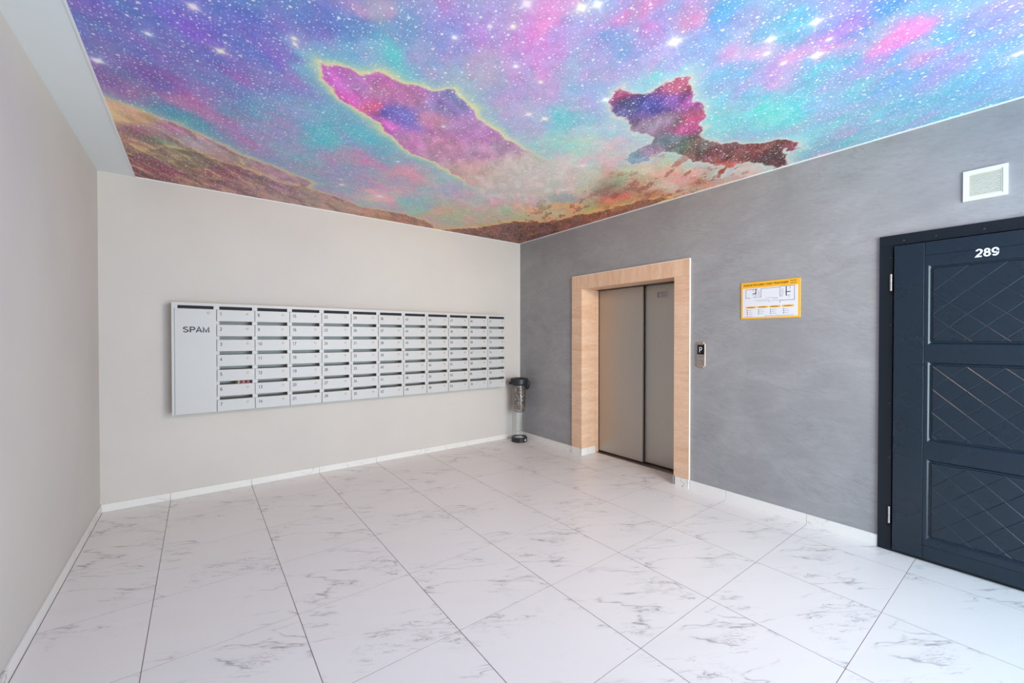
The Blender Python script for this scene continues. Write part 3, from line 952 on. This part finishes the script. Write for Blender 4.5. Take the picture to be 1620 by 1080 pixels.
# small notice on the right leaf
st = box('notice_sticker', (0.3165, 0.318), (-2.150, -2.025), (1.842, 1.915), mat('sticker_grey', rgb(178, 168, 160), 0.5), leaf2)
bm = bmesh.new()
for y, z in (((-2.045, -2.03), (1.85, 1.91)), ((-2.13, -2.055), (1.9, 1.907)), ((-2.11, -2.055), (1.885, 1.891)), ((-2.14, -2.08), (1.87, 1.876)), ((-2.12, -2.055), (1.855, 1.861))):
    bm_box(bm, (0.3158, 0.3165), y, z)
pr = obj('notice_print', bm, M_grey, leaf2)
box('side_frame', (0.275, 0.36), (-1.234, -1.222), (0.0, HB), M_steel_dark, lift)
box('side_frame', (0.275, 0.36), (-2.436, -2.42), (0.0, HB), M_steel_dark, lift)
box('head_frame', (0.232, 0.36), (-2.436, -1.222), (LZ, LZ + 0.026), M_steel_dark, lift)
sill = box('door_sill', (0.236, 0.36), (-2.436, -1.222), (-0.03, -0.004), M_sill, lift)
for x0, x1 in ((0.236, 0.262), (0.274, 0.284), (0.298, 0.312), (0.330, 0.36)):
    box('sill_ridge', (x0, x1), (-2.432, -1.226), (-0.004, 0.004), M_sill, sill, 0.001)
struct(box('wall_lift_shaft', (0.36, 0.42), (-2.7, -1.0), (-0.1, 2.3), M_shadow), 'dark lift shaft closing the space behind the lift door')

# call panel
cp = thing('lift_call_panel', (0, -2.695, 1.14), 'slim silver call panel with black display beside the lift', 'call panel')
bm = bmesh.new()
bm_box(bm, (-0.016, 0.0), (-2.739, -2.654), (1.140, 1.376))
es = [e for e in bm.edges if abs(e.verts[0].co.x - e.verts[1].co.x) > 0.01]
bmesh.ops.bevel(bm, geom=es, offset=0.012, segments=5, affect='EDGES')
es = [e for e in bm.edges if e.verts[0].co.x < -0.015 and e.verts[1].co.x < -0.015]
bmesh.ops.bevel(bm, geom=es, offset=0.006, segments=3, affect='EDGES')
obj('panel_plate', bm, mat('satin_nickel', rgb(196, 180, 166), 0.3, 0.9), cp)
d = box('display', (-0.0175, -0.016), (-2.728, -2.664), (1.262, 1.350), M_display, cp)
stroke_right('display_letter', 'P', -0.0182, -2.683, 1.281, 0.048, M_digit, d, width=0.025, weight=0.11)
bm = bmesh.new()
for k in range(5):
    bm_box(bm, (-0.0168, -0.016), (-2.679 - k * 0.0085, -2.673 - k * 0.0085), (1.232, 1.242))
obj('engraved_marks', bm, M_grey, cp)
bm = bmesh.new()
bm_lathe(bm, -2.696, 1.192, [(0.0135, -0.016), (0.0135, -0.019), (0.0105, -0.0195), (0.0005, -0.0195)], 28, axis='x')
bt = obj('call_button', bm, M_chrome, cp, smooth=False)
bm = bmesh.new()
bm_lathe(bm, -2.696, 1.192, [(0.0172, -0.016), (0.0172, -0.0175), (0.0145, -0.0175), (0.0145, -0.016)], 28, axis='x')
obj('button_ring', bm, M_steel_dark, cp)

# ------------------------------------------------------------------ mailboxes
D = 0.15
MXL, MXR = -3.852, -0.362
MZ0, MZ1 = 0.757, 1.717
bank = thing('mailbox_bank', ((MXL + MXR) / 2, 0, MZ0), 'wide light grey metal bank of numbered mailboxes on the wall', 'mailboxes')
YF = -D                    # plane of the door fronts
PITCH = 0.1340
CW = (MXR - 0.0 - (-3.542)) / 11
colx = [-3.542 + i * 0.2893 for i in range(12)]
colx[11] = MXR
T_ = 0.0015
bm = bmesh.new()           # outer casing: back, top, bottom, sides
bm_box(bm, (MXL, MXR), (-0.002, 0.0), (MZ0, MZ1))
bm_box(bm, (MXL, MXR), (YF + 0.004, -0.002), (MZ1 - 0.002, MZ1))
bm_box(bm, (MXL, MXR), (YF + 0.004, -0.002), (MZ0, MZ0 + 0.002))
bm_box(bm, (MXL, MXL + 0.002), (YF + 0.004, -0.002), (MZ0 + 0.002, MZ1 - 0.002))
bm_box(bm, (MXR - 0.002, MXR), (YF + 0.004, -0.002), (MZ0 + 0.002, MZ1 - 0.002))
obj('casing', bm, M_box, bank)
xs_all = [-3.830] + colx
SL = (0.0, 0.021, 0.0225)
ZT = 1.693                 # top of first slot
# face frame: top rail, left stile, posts beside every slot
bm = bmesh.new()
bm_box(bm, (MXL, MXR), (YF - 0.001, YF + 0.004), (ZT, MZ1))
bm_box(bm, (MXL, MXL + 0.018), (YF - 0.001, YF + 0.004), (MZ0, ZT))
obj('face_frame', bm, M_box, bank)
# upright partitions between the columns (seen edge on in the gaps and through the slots)
for x in xs_all[1:-1]:
    box('partition', (x - 0.001, x + 0.001), (YF + 0.006, -0.003), (MZ0 + 0.003, MZ1 - 0.003), M_boxin, bank)
# shelves inside
bm = bmesh.new()
for c in range(11):
    for r in range(1, 7):
        z = ZT - PITCH * r - 0.028
        bm_box(bm, (colx[c] + 0.002, colx[c + 1] - 0.002), (YF + 0.012, -0.003), (z - 0.001, z))
o = obj('inner_shelves', bm, M_boxin, bank)
box('top_slot_shade', (MXL + 0.004, MXR - 0.004), (YF + 0.028, YF + 0.032), (1.652, 1.713), mat('slot_shade_navy', rgb(36, 36, 46), 0.7), bank)  # dark sheet that paints the shade inside the top row of slots
# slot posts
post = None
for ci, x in enumerate(colx):
    for r in range(7):
        zt = ZT - PITCH * r
        xa = x - 0.0215 if ci > 0 else x - 0.0215
        xb = x + 0.0205 if ci < 11 else x
        bm = bmesh.new()
        bm_box(bm, (xa, xb), (YF + 0.001, YF + 0.006), (zt - 0.0285, zt + (0.0 if r == 0 else 0.0035)))
        if post is None or ci in (0, 11) or r == 0:
            o = obj('slot_post', bm, M_box, bank)
            if ci == 1 and r == 1:
                post = o
        else:
            o = obj('slot_post', bm, M_box, bank)
box('slot_post', (-3.834, -3.812), (YF + 0.001, YF + 0.006), (ZT - 0.0285, ZT), M_box, bank)


def cell_door(x0, x1, z0, z1, lockx, lockz, label_no, nm='mailbox_door'):
    d_ = box(nm, (x0 + 0.0022, x1 - 0.0022), (YF - 0.004, YF), (z0, z1), M_box, bank, 0.0012)
    return d_


LOCK = None


def add_lock(parent, x, z, rr=0.0108):
    y = YF - 0.004
    bm = bmesh.new()
    bm_lathe(bm, x, z, [(rr, y), (rr, y - 0.0025), (rr * 0.82, y - 0.004), (rr * 0.78, y - 0.0028), (0.0004, y - 0.0028)], 20, axis='y')
    bmesh.ops.recalc_face_normals(bm, faces=bm.faces)
    bm_box(bm, (x - 0.001, x + 0.001), (y - 0.0034, y - 0.0027), (z - 0.004, z + 0.004))
    me = bpy.data.meshes.new('lock')
    bm.to_mesh(me)
    bm.free()
    o = link('lock', me, None, parent)
    me.materials.append(M_lock)
    me.materials.append(M_key)
    for p_ in me.polygons[-6:]:
        p_.material_index = 1
    return o


n = 0
for c in range(11):
    for r in range(7):
        n += 1
        zt = 1.664 - PITCH * r
        x0, x1 = colx[c], colx[c + 1]
        dr = box('mailbox_door', (x0 + 0.0022, x1 - 0.0022), (YF - 0.004, YF), (zt - 0.1025, zt), M_box, bank, 0.0012)
        xo = 0.014 if n == 69 else 0.024
        stroke_back('number', str(n), x0 + xo - 0.001, YF - 0.0044, zt - 0.0535, 0.029, M_ink, dr, weight=0.155)
        add_lock(dr, x0 + 0.231, zt - 0.033)
# big junk mail compartment
sd = box('junk_mail_door', (-3.832, -3.5442), (YF - 0.004, YF), (MZ0 + 0.001, 1.6655), M_box, bank, 0.0012)
sd['label'] = 'tall door lettered SPAM'
stroke_back('lettering', 'SPAM', -3.777, YF - 0.0044, 1.461, 0.048, M_ink, sd, width=0.184, weight=0.19)
add_lock(sd, -3.600, 1.631, 0.012)
# leaflets lying in the slot of box 6
LCOL = [(40, 60, 44), (180, 160, 120), (120, 40, 50), (190, 120, 130), (96, 30, 40), (176, 110, 100), (70, 40, 40)]
leaflet_txt = ['dark green leaflet at the outer end of mailbox slot 6', 'tan leaflet between dark green and red ones in mailbox slot 6', 'dark red leaflet beside the tan one in mailbox slot 6',
               'pink leaflet between two dark red ones in mailbox slot 6', 'maroon leaflet just right of the pink one in mailbox slot 6', 'salmon leaflet next to the maroon one in mailbox slot 6', 'brown leaflet at the lock end of mailbox slot 6']
for k, c_ in enumerate(LCOL):
    x = -3.405 + k * 0.0185
    bm = bmesh.new()
    bm_box(bm, (x, x + 0.017), (YF + 0.020, YF + 0.034), (0.915, 1.024))
    bmesh.ops.rotate(bm, cent=(x, YF + 0.03, 0.93), matrix=Matrix.Rotation(math.radians(-4), 3, 'X'), verts=bm.verts)
    o = obj('leaflet', bm, mat('leaflet_paper', rgb(*c_), 0.6))
    tag(o, leaflet_txt[k], 'leaflet', 'leaflets in one mailbox')

# ------------------------------------------------------------------ litter bin
BX, BY, BR = -0.178, -0.222, 0.098
bin_ = thing('litter_bin', (BX, BY, 0), 'clear tube litter bin with black rim and base in the corner', 'bin')
bm = bmesh.new()
bm_lathe(bm, BX, BY, [(0.001, 0.0), (BR + 0.006, 0.0), (BR + 0.010, 0.006), (BR + 0.010, 0.058), (BR + 0.004, 0.066), (BR - 0.006, 0.066), (BR - 0.008, 0.052), (0.001, 0.052)], 48)
obj('base', bm, M_binblack, bin_, smooth=False)
box('base_inlay', (BX - 0.05, BX + 0.05), (BY - 0.05, BY + 0.05), (0.052, 0.056), M_white, bin_, 0.001)
bm = bmesh.new()
bm_lathe(bm, BX, BY, [(BR, 0.054), (BR, 0.80)], 48)
obj('tube', bm, M_acrylic, bin_, smooth=True)['label'] = 'clear acrylic tube'
bm = bmesh.new()
bm_lathe(bm, BX, BY, [(BR + 0.002, 0.765), (BR + 0.012, 0.768), (BR + 0.022, 0.79), (BR + 0.022, 0.852), (BR + 0.014, 0.863), (BR - 0.012, 0.863), (BR - 0.02, 0.85), (BR - 0.012, 0.79), (BR - 0.004, 0.765), (BR + 0.002, 0.765)], 48)
obj('rim', bm, M_binblack, bin_, smooth=False)
# hinge lug and bag knot at the sides of the rim
Rv = Vector((math.cos(0.649), -math.sin(0.649), 0))


def blob(name, c, r3, m, parent, seed=0, amp=0.12, sub=3, kind=None):
    bm = bmesh.new()
    bmesh.ops.create_icosphere(bm, subdivisions=sub, radius=1)
    rnd = random.Random(seed)
    ph = [(Vector((rnd.uniform(-1, 1), rnd.uniform(-1, 1), rnd.uniform(-1, 1))) * 6, rnd.uniform(0, 6)) for _ in range(6)]
    for v_ in bm.verts:
        k = 1 + amp * sum(math.sin(v_.co.dot(a_) + b2) for a_, b2 in ph) / 3
        v_.co = Vector((v_.co.x * r3[0] * k + c[0], v_.co.y * r3[1] * k + c[1], v_.co.z * r3[2] * k + c[2]))
    return obj(name, bm, m, parent)


c = Vector((BX, BY, 0)) - Rv * (BR + 0.022)
bm = bmesh.new()
bm_box(bm, (c.x - 0.02, c.x + 0.016), (c.y - 0.014, c.y + 0.014), (0.775, 0.815), 0.006, 2)
obj('lug', bm, M_binblack, bin_)
c = Vector((BX, BY, 0)) + Rv * (BR + 0.012)
blob('bag_knot', (c.x, c.y - 0.005, 0.775), (0.034, 0.03, 0.058), M_binblack, bin_, 5, 0.2)
# gathered bag over the rim and hanging inside
bm = bmesh.new()
rings = []
rnd = random.Random(8)
NB = 56
ph = [rnd.uniform(0, 6.28) for _ in range(5)]
for k, (r_, z) in enumerate([(BR - 0.006, 0.80), (BR - 0.010, 0.74), (BR - 0.014, 0.66), (BR - 0.018, 0.56), (BR - 0.020, 0.48), (BR - 0.026, 0.42), (BR - 0.05, 0.398), (0.012, 0.392)]):
    ring = []
    for i in range(NB):
        a = 2 * math.pi * i / NB
        wob = 0.004 * math.sin(9 * a + ph[0] + z * 9) + 0.003 * math.sin(17 * a + ph[1] - z * 14)
        wob *= 0.0 if k == 0 else 1
        ring.append(bm.verts.new((BX + (r_ + wob) * math.cos(a), BY + (r_ + wob) * math.sin(a), z)))
    rings.append(ring)
for a, b in zip(rings, rings[1:]):
    for i in range(NB):
        bm.faces.new((a[i], a[(i + 1) % NB], b[(i + 1) % NB], b[i]))
obj('bin_bag', bm, M_bag, bin_, smooth=True)
bm = bmesh.new()
ang = -0.649 + 0.0
dirv = Vector((math.cos(-0.649 - 0.75), math.sin(-0.649 - 0.75), 0))
cc = Vector((BX, BY, 0.03)) + dirv * (BR + 0.0095)
bmesh.ops.create_circle(bm, cap_ends=True, radius=0.013, segments=20)
mrot = dirv.to_track_quat('Z', 'Y').to_matrix().to_4x4()
bmesh.ops.extrude_face_region(bm, geom=bm.faces[:])
for v_ in bm.verts[20:]:
    v_.co.z += 0.003
bm.transform(Matrix.Translation(cc) @ mrot)
obj('round_sticker', bm, M_white, bin_)['label'] = 'round white sticker'
# litter in the bag: a heap of small crumpled bits
bm = bmesh.new()
rnd = random.Random(3)
for k in range(90):
    a, rr, z = rnd.uniform(0, 6.28), (BR - 0.05) * math.sqrt(rnd.random()), rnd.uniform(0.43, 0.75)
    if z > 0.62 and rnd.random() < 0.35:
        continue
    s = rnd.uniform(0.016, 0.028)
    r_ = bmesh.ops.create_icosphere(bm, subdivisions=1, radius=s, matrix=Matrix.Translation((BX + rr * math.cos(a), BY + rr * math.sin(a), z)))
    for v_ in r_['verts']:
        v_.co += Vector((rnd.uniform(-1, 1), rnd.uniform(-1, 1), rnd.uniform(-1, 1))) * s * 0.35
o = obj('litter', bm, M_litter)
tag(o, 'crumpled paper and wrappers inside the clear corner bin', 'litter', None, 'stuff')

# ------------------------------------------------------------------ evacuation plan
SYL, SYR, SZ0, SZ1 = -3.041, -3.474, 1.571, 1.875
sg = thing('evacuation_plan', (0, (SYL + SYR) / 2, SZ0), 'yellow bordered evacuation plan sign on the plaster wall', 'sign')
box('sign_board', (-0.006, 0.0), (SYR, SYL), (SZ0, SZ1), M_yellow, sg, 0.0008)
SW, SH = SYL - SYR, SZ1 - SZ0


def sy(u):
    return SYL - u * SW


def sz(v):
    return SZ1 - v * SH


X1 = -0.0064
box('white_field', (X1, -0.006), (sy(0.965), sy(0.03)), (sz(0.955), sz(0.165)), M_sheet, sg)
text_right('heading', 'PLAN DE EVACUARE / ПЛАН ЭВАКУАЦИИ', -0.0066, sy(0.05), sz(0.118), 0.0195, M_brown, sg, width=SW * 0.76, bold=0.02)
text_right('floor_note', 'PARTER', -0.0066, sy(0.845), sz(0.066), 0.0075, M_brown, sg, width=SW * 0.095, bold=0.02)
text_right('floor_note', 'ПАРТЕР', -0.0066, sy(0.845), sz(0.125), 0.0075, M_brown, sg, width=SW * 0.095, bold=0.02)
bm = bmesh.new()


def seg(u0, v0, u1, v1, t_=0.0022, bmm=None):
    b2 = bmm or bm
    ya, yb = sorted((sy(u0), sy(u1)))
    za, zb = sorted((sz(v0), sz(v1)))
    bm_box(b2, (X1 - 0.0004, X1), (ya - t_ / 2, yb + t_ / 2), (za - t_ / 2, zb + t_ / 2))


for s_ in ((0.09, 0.20, 0.30, 0.20), (0.09, 0.20, 0.09, 0.43), (0.09, 0.43, 0.17, 0.43), (0.37, 0.195, 0.68, 0.195), (0.36, 0.2, 0.36, 0.42), (0.30, 0.42, 0.36, 0.42),
           (0.22, 0.42, 0.27, 0.42), (0.27, 0.32, 0.27, 0.42), (0.68, 0.2, 0.68, 0.43), (0.68, 0.43, 0.72, 0.43), (0.78, 0.42, 0.84, 0.42), (0.68, 0.18, 0.91, 0.18), (0.91, 0.18, 0.91, 0.54),
           (0.68, 0.54, 0.91, 0.54), (0.68, 0.53, 0.68, 0.60), (0.84, 0.2, 0.84, 0.25), (0.56, 0.47, 0.64, 0.47), (0.22, 0.2, 0.22, 0.24)):
    seg(*s_, t_=0.0026)
for s_ in ((0.27, 0.2, 0.27, 0.31), (0.22, 0.32, 0.27, 0.32), (0.78, 0.2, 0.78, 0.42), (0.78, 0.33, 0.84, 0.33)):
    seg(*s_, t_=0.0065)
obj('floor_plan', bm, M_black, sg)
bm = bmesh.new()
for s_ in ((0.20, 0.36, 0.25, 0.36), (0.31, 0.25, 0.31, 0.38), (0.33, 0.25, 0.33, 0.38), (0.44, 0.45, 0.56, 0.45), (0.44, 0.49, 0.5, 0.49), (0.50, 0.52, 0.50, 0.58), (0.71, 0.24, 0.71, 0.4), (0.73, 0.24, 0.73, 0.4), (0.75, 0.33, 0.78, 0.33),
           (0.80, 0.46, 0.84, 0.46), (0.24, 0.5, 0.44, 0.5), (0.3, 0.53, 0.66, 0.53)):
    seg(*s_, t_=0.0016)
obj('route_lines', bm, M_grey, sg)
bm_r, bm_g, bm_t = bmesh.new(), bmesh.new(), bmesh.new()
LG4 = (0.09, 0.295, 0.50, 0.715)
for k, u in enumerate(LG4):
    o = box('legend_bar', (X1 - 0.0004, X1), (sy(u + 0.185), sy(u)), (sz(0.715), sz(0.665)), M_yellow, sg)
    bm = bmesh.new()
    for j in range(9):
        bm_box(bm, (X1 - 0.0007, X1 - 0.0004), (sy(u + 0.045 + j * 0.0125), sy(u + 0.037 + j * 0.0125)), (sz(0.702), sz(0.68)))
    obj('legend_title', bm, M_brown, o)
    for j in range(3):
        v_ = 0.765 + j * 0.052
        tgt = (bm_r, bm_g, bm_g, bm_t)[k]
        bm_box(tgt, (X1 - 0.0004, X1), (sy(u + 0.035), sy(u + 0.018)), (sz(v_ + 0.016), sz(v_ - 0.016)))
        for q_ in range(4 - (j + k) % 2):
            bm_box(bm_t, (X1 - 0.0004, X1), (sy(u + 0.062 + q_ * 0.018), sy(u + 0.050 + q_ * 0.018)), (sz(v_ + 0.005), sz(v_ - 0.005)))
for j in range(28):
    bm_box(bm_t, (X1 - 0.0004, X1), (sy(0.43 + j * 0.0175), sy(0.418 + j * 0.0175)), (sz(0.937), sz(0.925)))
for j in range(7):
    bm_box(bm_t, (X1 - 0.0004, X1), (sy(0.10 + j * 0.0175), sy(0.09 + j * 0.0175)), (sz(0.937), sz(0.925)))
obj('red_legend_symbols', bm_r, M_red, sg)
obj('green_legend_symbols', bm_g, M_green, sg)
obj('legend_text', bm_t, M_grey, sg)

# ------------------------------------------------------------------ vent grille
vg = thing('vent_grille', (0, -4.4, 2.228), 'white louvred air vent high above the dark door', 'vent')
VY, VZ = (-4.487, -4.313), (2.229, 2.407)
bm = bmesh.new()
bw = 0.019
for y, z in ((VY, (VZ[1] - bw, VZ[1])), (VY, (VZ[0], VZ[0] + bw)), ((VY[0], VY[0] + bw), (VZ[0] + bw, VZ[1] - bw)), ((VY[1] - bw, VY[1]), (VZ[0] + bw, VZ[1] - bw))):
    bm_box(bm, (-0.010, 0.0), y, z)
obj('frame', bm, M_white, vg)
bm = bmesh.new()
b2 = 0.006
I0, I1 = (VY[0] + bw, VY[1] - bw), (VZ[0] + bw, VZ[1] - bw)
for y, z in ((I0, (I1[1] - b2, I1[1])), (I0, (I1[0], I1[0] + b2)), ((I0[0], I0[0] + b2), (I1[0] + b2, I1[1] - b2)), ((I0[1] - b2, I0[1]), (I1[0] + b2, I1[1] - b2))):
    bm_box(bm, (-0.007, 0.0), y, z)
obj('inner_frame', bm, M_slat, vg)
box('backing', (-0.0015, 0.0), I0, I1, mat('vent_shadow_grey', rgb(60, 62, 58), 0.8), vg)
NS = 14
for k in range(NS):
    z = I1[0] + b2 + (k + 0.5) * (I1[1] - I1[0] - 2 * b2) / NS
    bm = bmesh.new()
    bm_box(bm, (-0.0065, -0.0045), (I0[0] + b2, I0[1] - b2), (z - 0.0046, z + 0.0046))
    bmesh.ops.rotate(bm, cent=(-0.0055, 0, z), matrix=Matrix.Rotation(math.radians(32), 3, 'Y'), verts=bm.verts)
    obj('slat', bm, M_slat, vg)

# ------------------------------------------------------------------ flat door 289
door = thing('door_2', (0, -4.47, 0), 'dark blue-grey metal flat door with diamond grooved panels', None)
door['kind'] = 'structure'
FY0, FY1 = -5.010, -3.935
FRX = -0.016
box('frame_head', (FRX, 0.10), (FY0, FY1), (2.021, 2.090), M_frame, door, 0.0015)
box('frame_jamb', (FRX, 0.10), (-4.004, FY1), (0.0, 2.0205), M_frame, door, 0.0015)
box('frame_jamb', (FRX, 0.10), (FY0, -4.941), (0.0, 2.0205), M_frame, door, 0.0015)
box('threshold', (-0.012, 0.10), (-4.941, -4.004), (0.0, 0.014), M_frame, door, 0.0015)
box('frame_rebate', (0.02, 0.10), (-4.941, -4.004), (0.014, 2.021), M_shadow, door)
LF = -0.034                # leaf front plane
LY0, LY1 = -4.936, -4.012
LZ0, LZ1 = 0.022, 2.014
leafd = box('door_leaf', (LF + 0.012, 0.02), (LY0, LY1), (LZ0, LZ1), M_door, door, 0.001)
# front skin made of flush plates with fine joints between them
PY = (-4.790, -4.172)      # outer edge of the mouldings
rows = [(0.148, 0.652), (0.763, 1.264), (1.372, 1.868)]
PLY = (-4.788, -4.1565)
box('side_plate', (LF, LF + 0.0125), (-4.1535, LY1), (LZ0, LZ1), M_door, leafd, 0.0012)
box('side_plate', (LF, LF + 0.0125), (LY0, -4.8105), (LZ0, LZ1), M_door, leafd, 0.0012)
bm = bmesh.new()
ya, yb = -4.8075, -4.1565
zs = [0.108] + [q for r_ in rows for q in r_] + [1.930]
bm_box(bm, (LF, LF + 0.0125), (PY[1], yb), (zs[0], zs[-1]))
bm_box(bm, (LF, LF + 0.0125), (ya, PY[0]), (zs[0], zs[-1]))
for k in range(0, len(zs), 2):
    bm_box(bm, (LF, LF + 0.0125), PY, (zs[k], zs[k + 1]))
obj('centre_plate', bm, M_door, leafd)
box('kick_plate', (LF, LF + 0.0125), (ya, yb), (LZ0, 0.1065), M_door, leafd, 0.0008)
box('top_plate', (LF, LF + 0.0125), (ya, yb), (1.9315, LZ1), M_door, leafd, 0.0008)


def clip_poly(pts, y0, y1, z0, z1):
    def cl(pts, f, inter):
        out = []
        for i, p_ in enumerate(pts):
            q_ = pts[(i + 1) % len(pts)]
            if f(p_):
                out.append(p_)
                if not f(q_):
                    out.append(inter(p_, q_))
            elif f(q_):
                out.append(inter(p_, q_))
        return out

    def at(ax, c_):
        return lambda p_, q_: tuple(p_[k] + (q_[k] - p_[k]) * (c_ - p_[ax]) / (q_[ax] - p_[ax]) for k in (0, 1))
    pts = cl(pts, lambda p_: p_[0] >= y0, at(0, y0))
    pts = cl(pts, lambda p_: p_[0] <= y1, at(0, y1)) if pts else pts
    pts = cl(pts, lambda p_: p_[1] >= z0, at(1, z0)) if pts else pts
    pts = cl(pts, lambda p_: p_[1] <= z1, at(1, z1)) if pts else pts
    return pts


def inset(pts, d_):
    """inset a convex polygon by d_"""
    n_ = len(pts)
    ar = sum(pts[i][0] * pts[(i + 1) % n_][1] - pts[(i + 1) % n_][0] * pts[i][1] for i in range(n_))
    if ar < 0:
        pts = pts[::-1]
    ls = []
    for i in range(n_):
        a, b = pts[i], pts[(i + 1) % n_]
        e = (b[0] - a[0], b[1] - a[1])
        L = math.hypot(*e)
        nn = (-e[1] / L, e[0] / L)
        ls.append((nn, nn[0] * a[0] + nn[1] * a[1] + d_))
    out = []
    for i in range(n_):
        (n1, c1), (n2, c2) = ls[i - 1], ls[i]
        det = n1[0] * n2[1] - n1[1] * n2[0]
        if abs(det) < 1e-6:
            return pts, None
        out.append(((c1 * n2[1] - c2 * n1[1]) / det, (n1[0] * c2 - n2[0] * c1) / det))
    return pts, out


for (z0, z1) in rows:
    # sunk moulding round the panel
    def ring(off, x):
        y0_, y1_, za, zb = PY[0] + off, PY[1] - off, z0 + off, z1 - off
        return [(x, y1_, za), (x, y0_, za), (x, y0_, zb), (x, y1_, zb)]
    bm = bmesh.new()
    rr = [[bm.verts.new(p_) for p_ in ring(o_, x_)] for o_, x_ in ((0.0, LF), (0.0, LF - 0.0), (0.002, LF + 0.001), (0.011, LF + 0.0095), (0.019, LF + 0.0095), (0.0195, LF + 0.004))]
    for a, b in zip(rr, rr[1:]):
        for i in range(4):
            try:
                bm.faces.new((a[i], a[(i + 1) % 4], b[(i + 1) % 4], b[i]))
            except ValueError:
                pass
    pan = obj('panel_moulding', bm, M_door, leafd)
    # diamond field
    fy0, fy1, fz0, fz1 = PY[0] + 0.0195, PY[1] - 0.0195, z0 + 0.0195, z1 - 0.0195
    bm = bmesh.new()
    py_, pz_ = 0.1495, 0.1447
    oy, oz = fy1, fz1 - 0.004
    for i in range(-1, 12):
        for j in range(-2, 12):
            cy_ = oy - i * py_ / 2
            cz_ = oz - j * pz_ / 2
            if (i + j) % 2 == 0:
                continue
            dia = [(cy_ - py_ / 2, cz_), (cy_, cz_ - pz_ / 2), (cy_ + py_ / 2, cz_), (cy_, cz_ + pz_ / 2)]
            pts = clip_poly(dia, fy0, fy1, fz0, fz1)
            cln = []
            for p_ in pts:
                if not cln or math.hypot(p_[0] - cln[-1][0], p_[1] - cln[-1][1]) > 1e-4:
                    cln.append(p_)
            if len(cln) > 1 and math.hypot(cln[0][0] - cln[-1][0], cln[0][1] - cln[-1][1]) < 1e-4:
                cln.pop()
            if len(cln) < 3:
                continue
            base_, top_ = inset(cln, 0.0030)
            ar = 0 if top_ is None else sum(top_[k][0] * top_[(k + 1) % len(top_)][1] - top_[(k + 1) % len(top_)][0] * top_[k][1] for k in range(len(top_)))
            if top_ is None or ar < 1e-4:
                continue
            vb = [bm.verts.new((LF + 0.0065, *p_)) for p_ in base_]
            vt = [bm.verts.new((LF + 0.0048, *p_)) for p_ in top_]
            bm.faces.new(vt)
            for k in range(len(vb)):
                bm.faces.new((vb[k], vb[(k + 1) % len(vb)], vt[(k + 1) % len(vb)], vt[k]))
    bm.normal_update()
    for f_ in bm.faces:
        if f_.normal.x > 0:
            f_.normal_flip()
    me = bpy.data.meshes.new('diamond_field')
    bm.to_mesh(me)
    bm.free()
    link('diamond_field', me, M_door, leafd)

stroke_right('door_number', '289', LF - 0.0006, -4.364, 1.8865, 0.046, M_whiteink, leafd, width=0.094, weight=0.175)
# hinges in their pockets
for zc_ in (1.776, 0.238):
    hg = box('hinge_pocket', (FRX - 0.0012, FRX + 0.001), (-4.003, -3.981), (zc_ - 0.078, zc_ + 0.062), M_shadow, door, 0.0)
    bm = bmesh.new()
    bm_lathe(bm, FRX - 0.004, -3.9955, [(0.0005, zc_ + 0.060), (0.0075, zc_ + 0.058), (0.0075, zc_ + 0.0015), (0.006, zc_), (0.0075, zc_ - 0.0015), (0.0075, zc_ - 0.052), (0.0005, zc_ - 0.054)], 20)
    obj('hinge_barrel', bm, M_chrome, hg, smooth=False)
for y, z in ((-4.055, 2.046), (-4.20, 2.049), (-4.40, 2.050), (-3.992, 1.945), (-3.993, 1.50), (-3.992, 0.98), (-3.992, 0.62)):
    bm = bmesh.new()
    bm_lathe(bm, y, z, [(0.0055, FRX), (0.0045, FRX - 0.0014), (0.0004, FRX - 0.002)], 12, axis='x')
    obj('screw', bm, M_steel_dark, door)
hd = box('handle_plate', (LF - 0.006, LF), (-4.905, -4.865), (0.95, 1.19), M_chrome, leafd, 0.002)
bm = bmesh.new()
bm_box(bm, (LF - 0.05, LF - 0.036), (-4.89, -4.76), (1.062, 1.082), 0.004, 2)
bm_box(bm, (LF - 0.04, LF - 0.006), (-4.892, -4.876), (1.064, 1.08), 0.002)
obj('handle_lever', bm, M_chrome, leafd)
struct(box('wall_flat_hall', (0.10, 0.16), (-5.1, -3.85), (0, 2.2), M_shadow), 'dark closing wall behind the flat door')
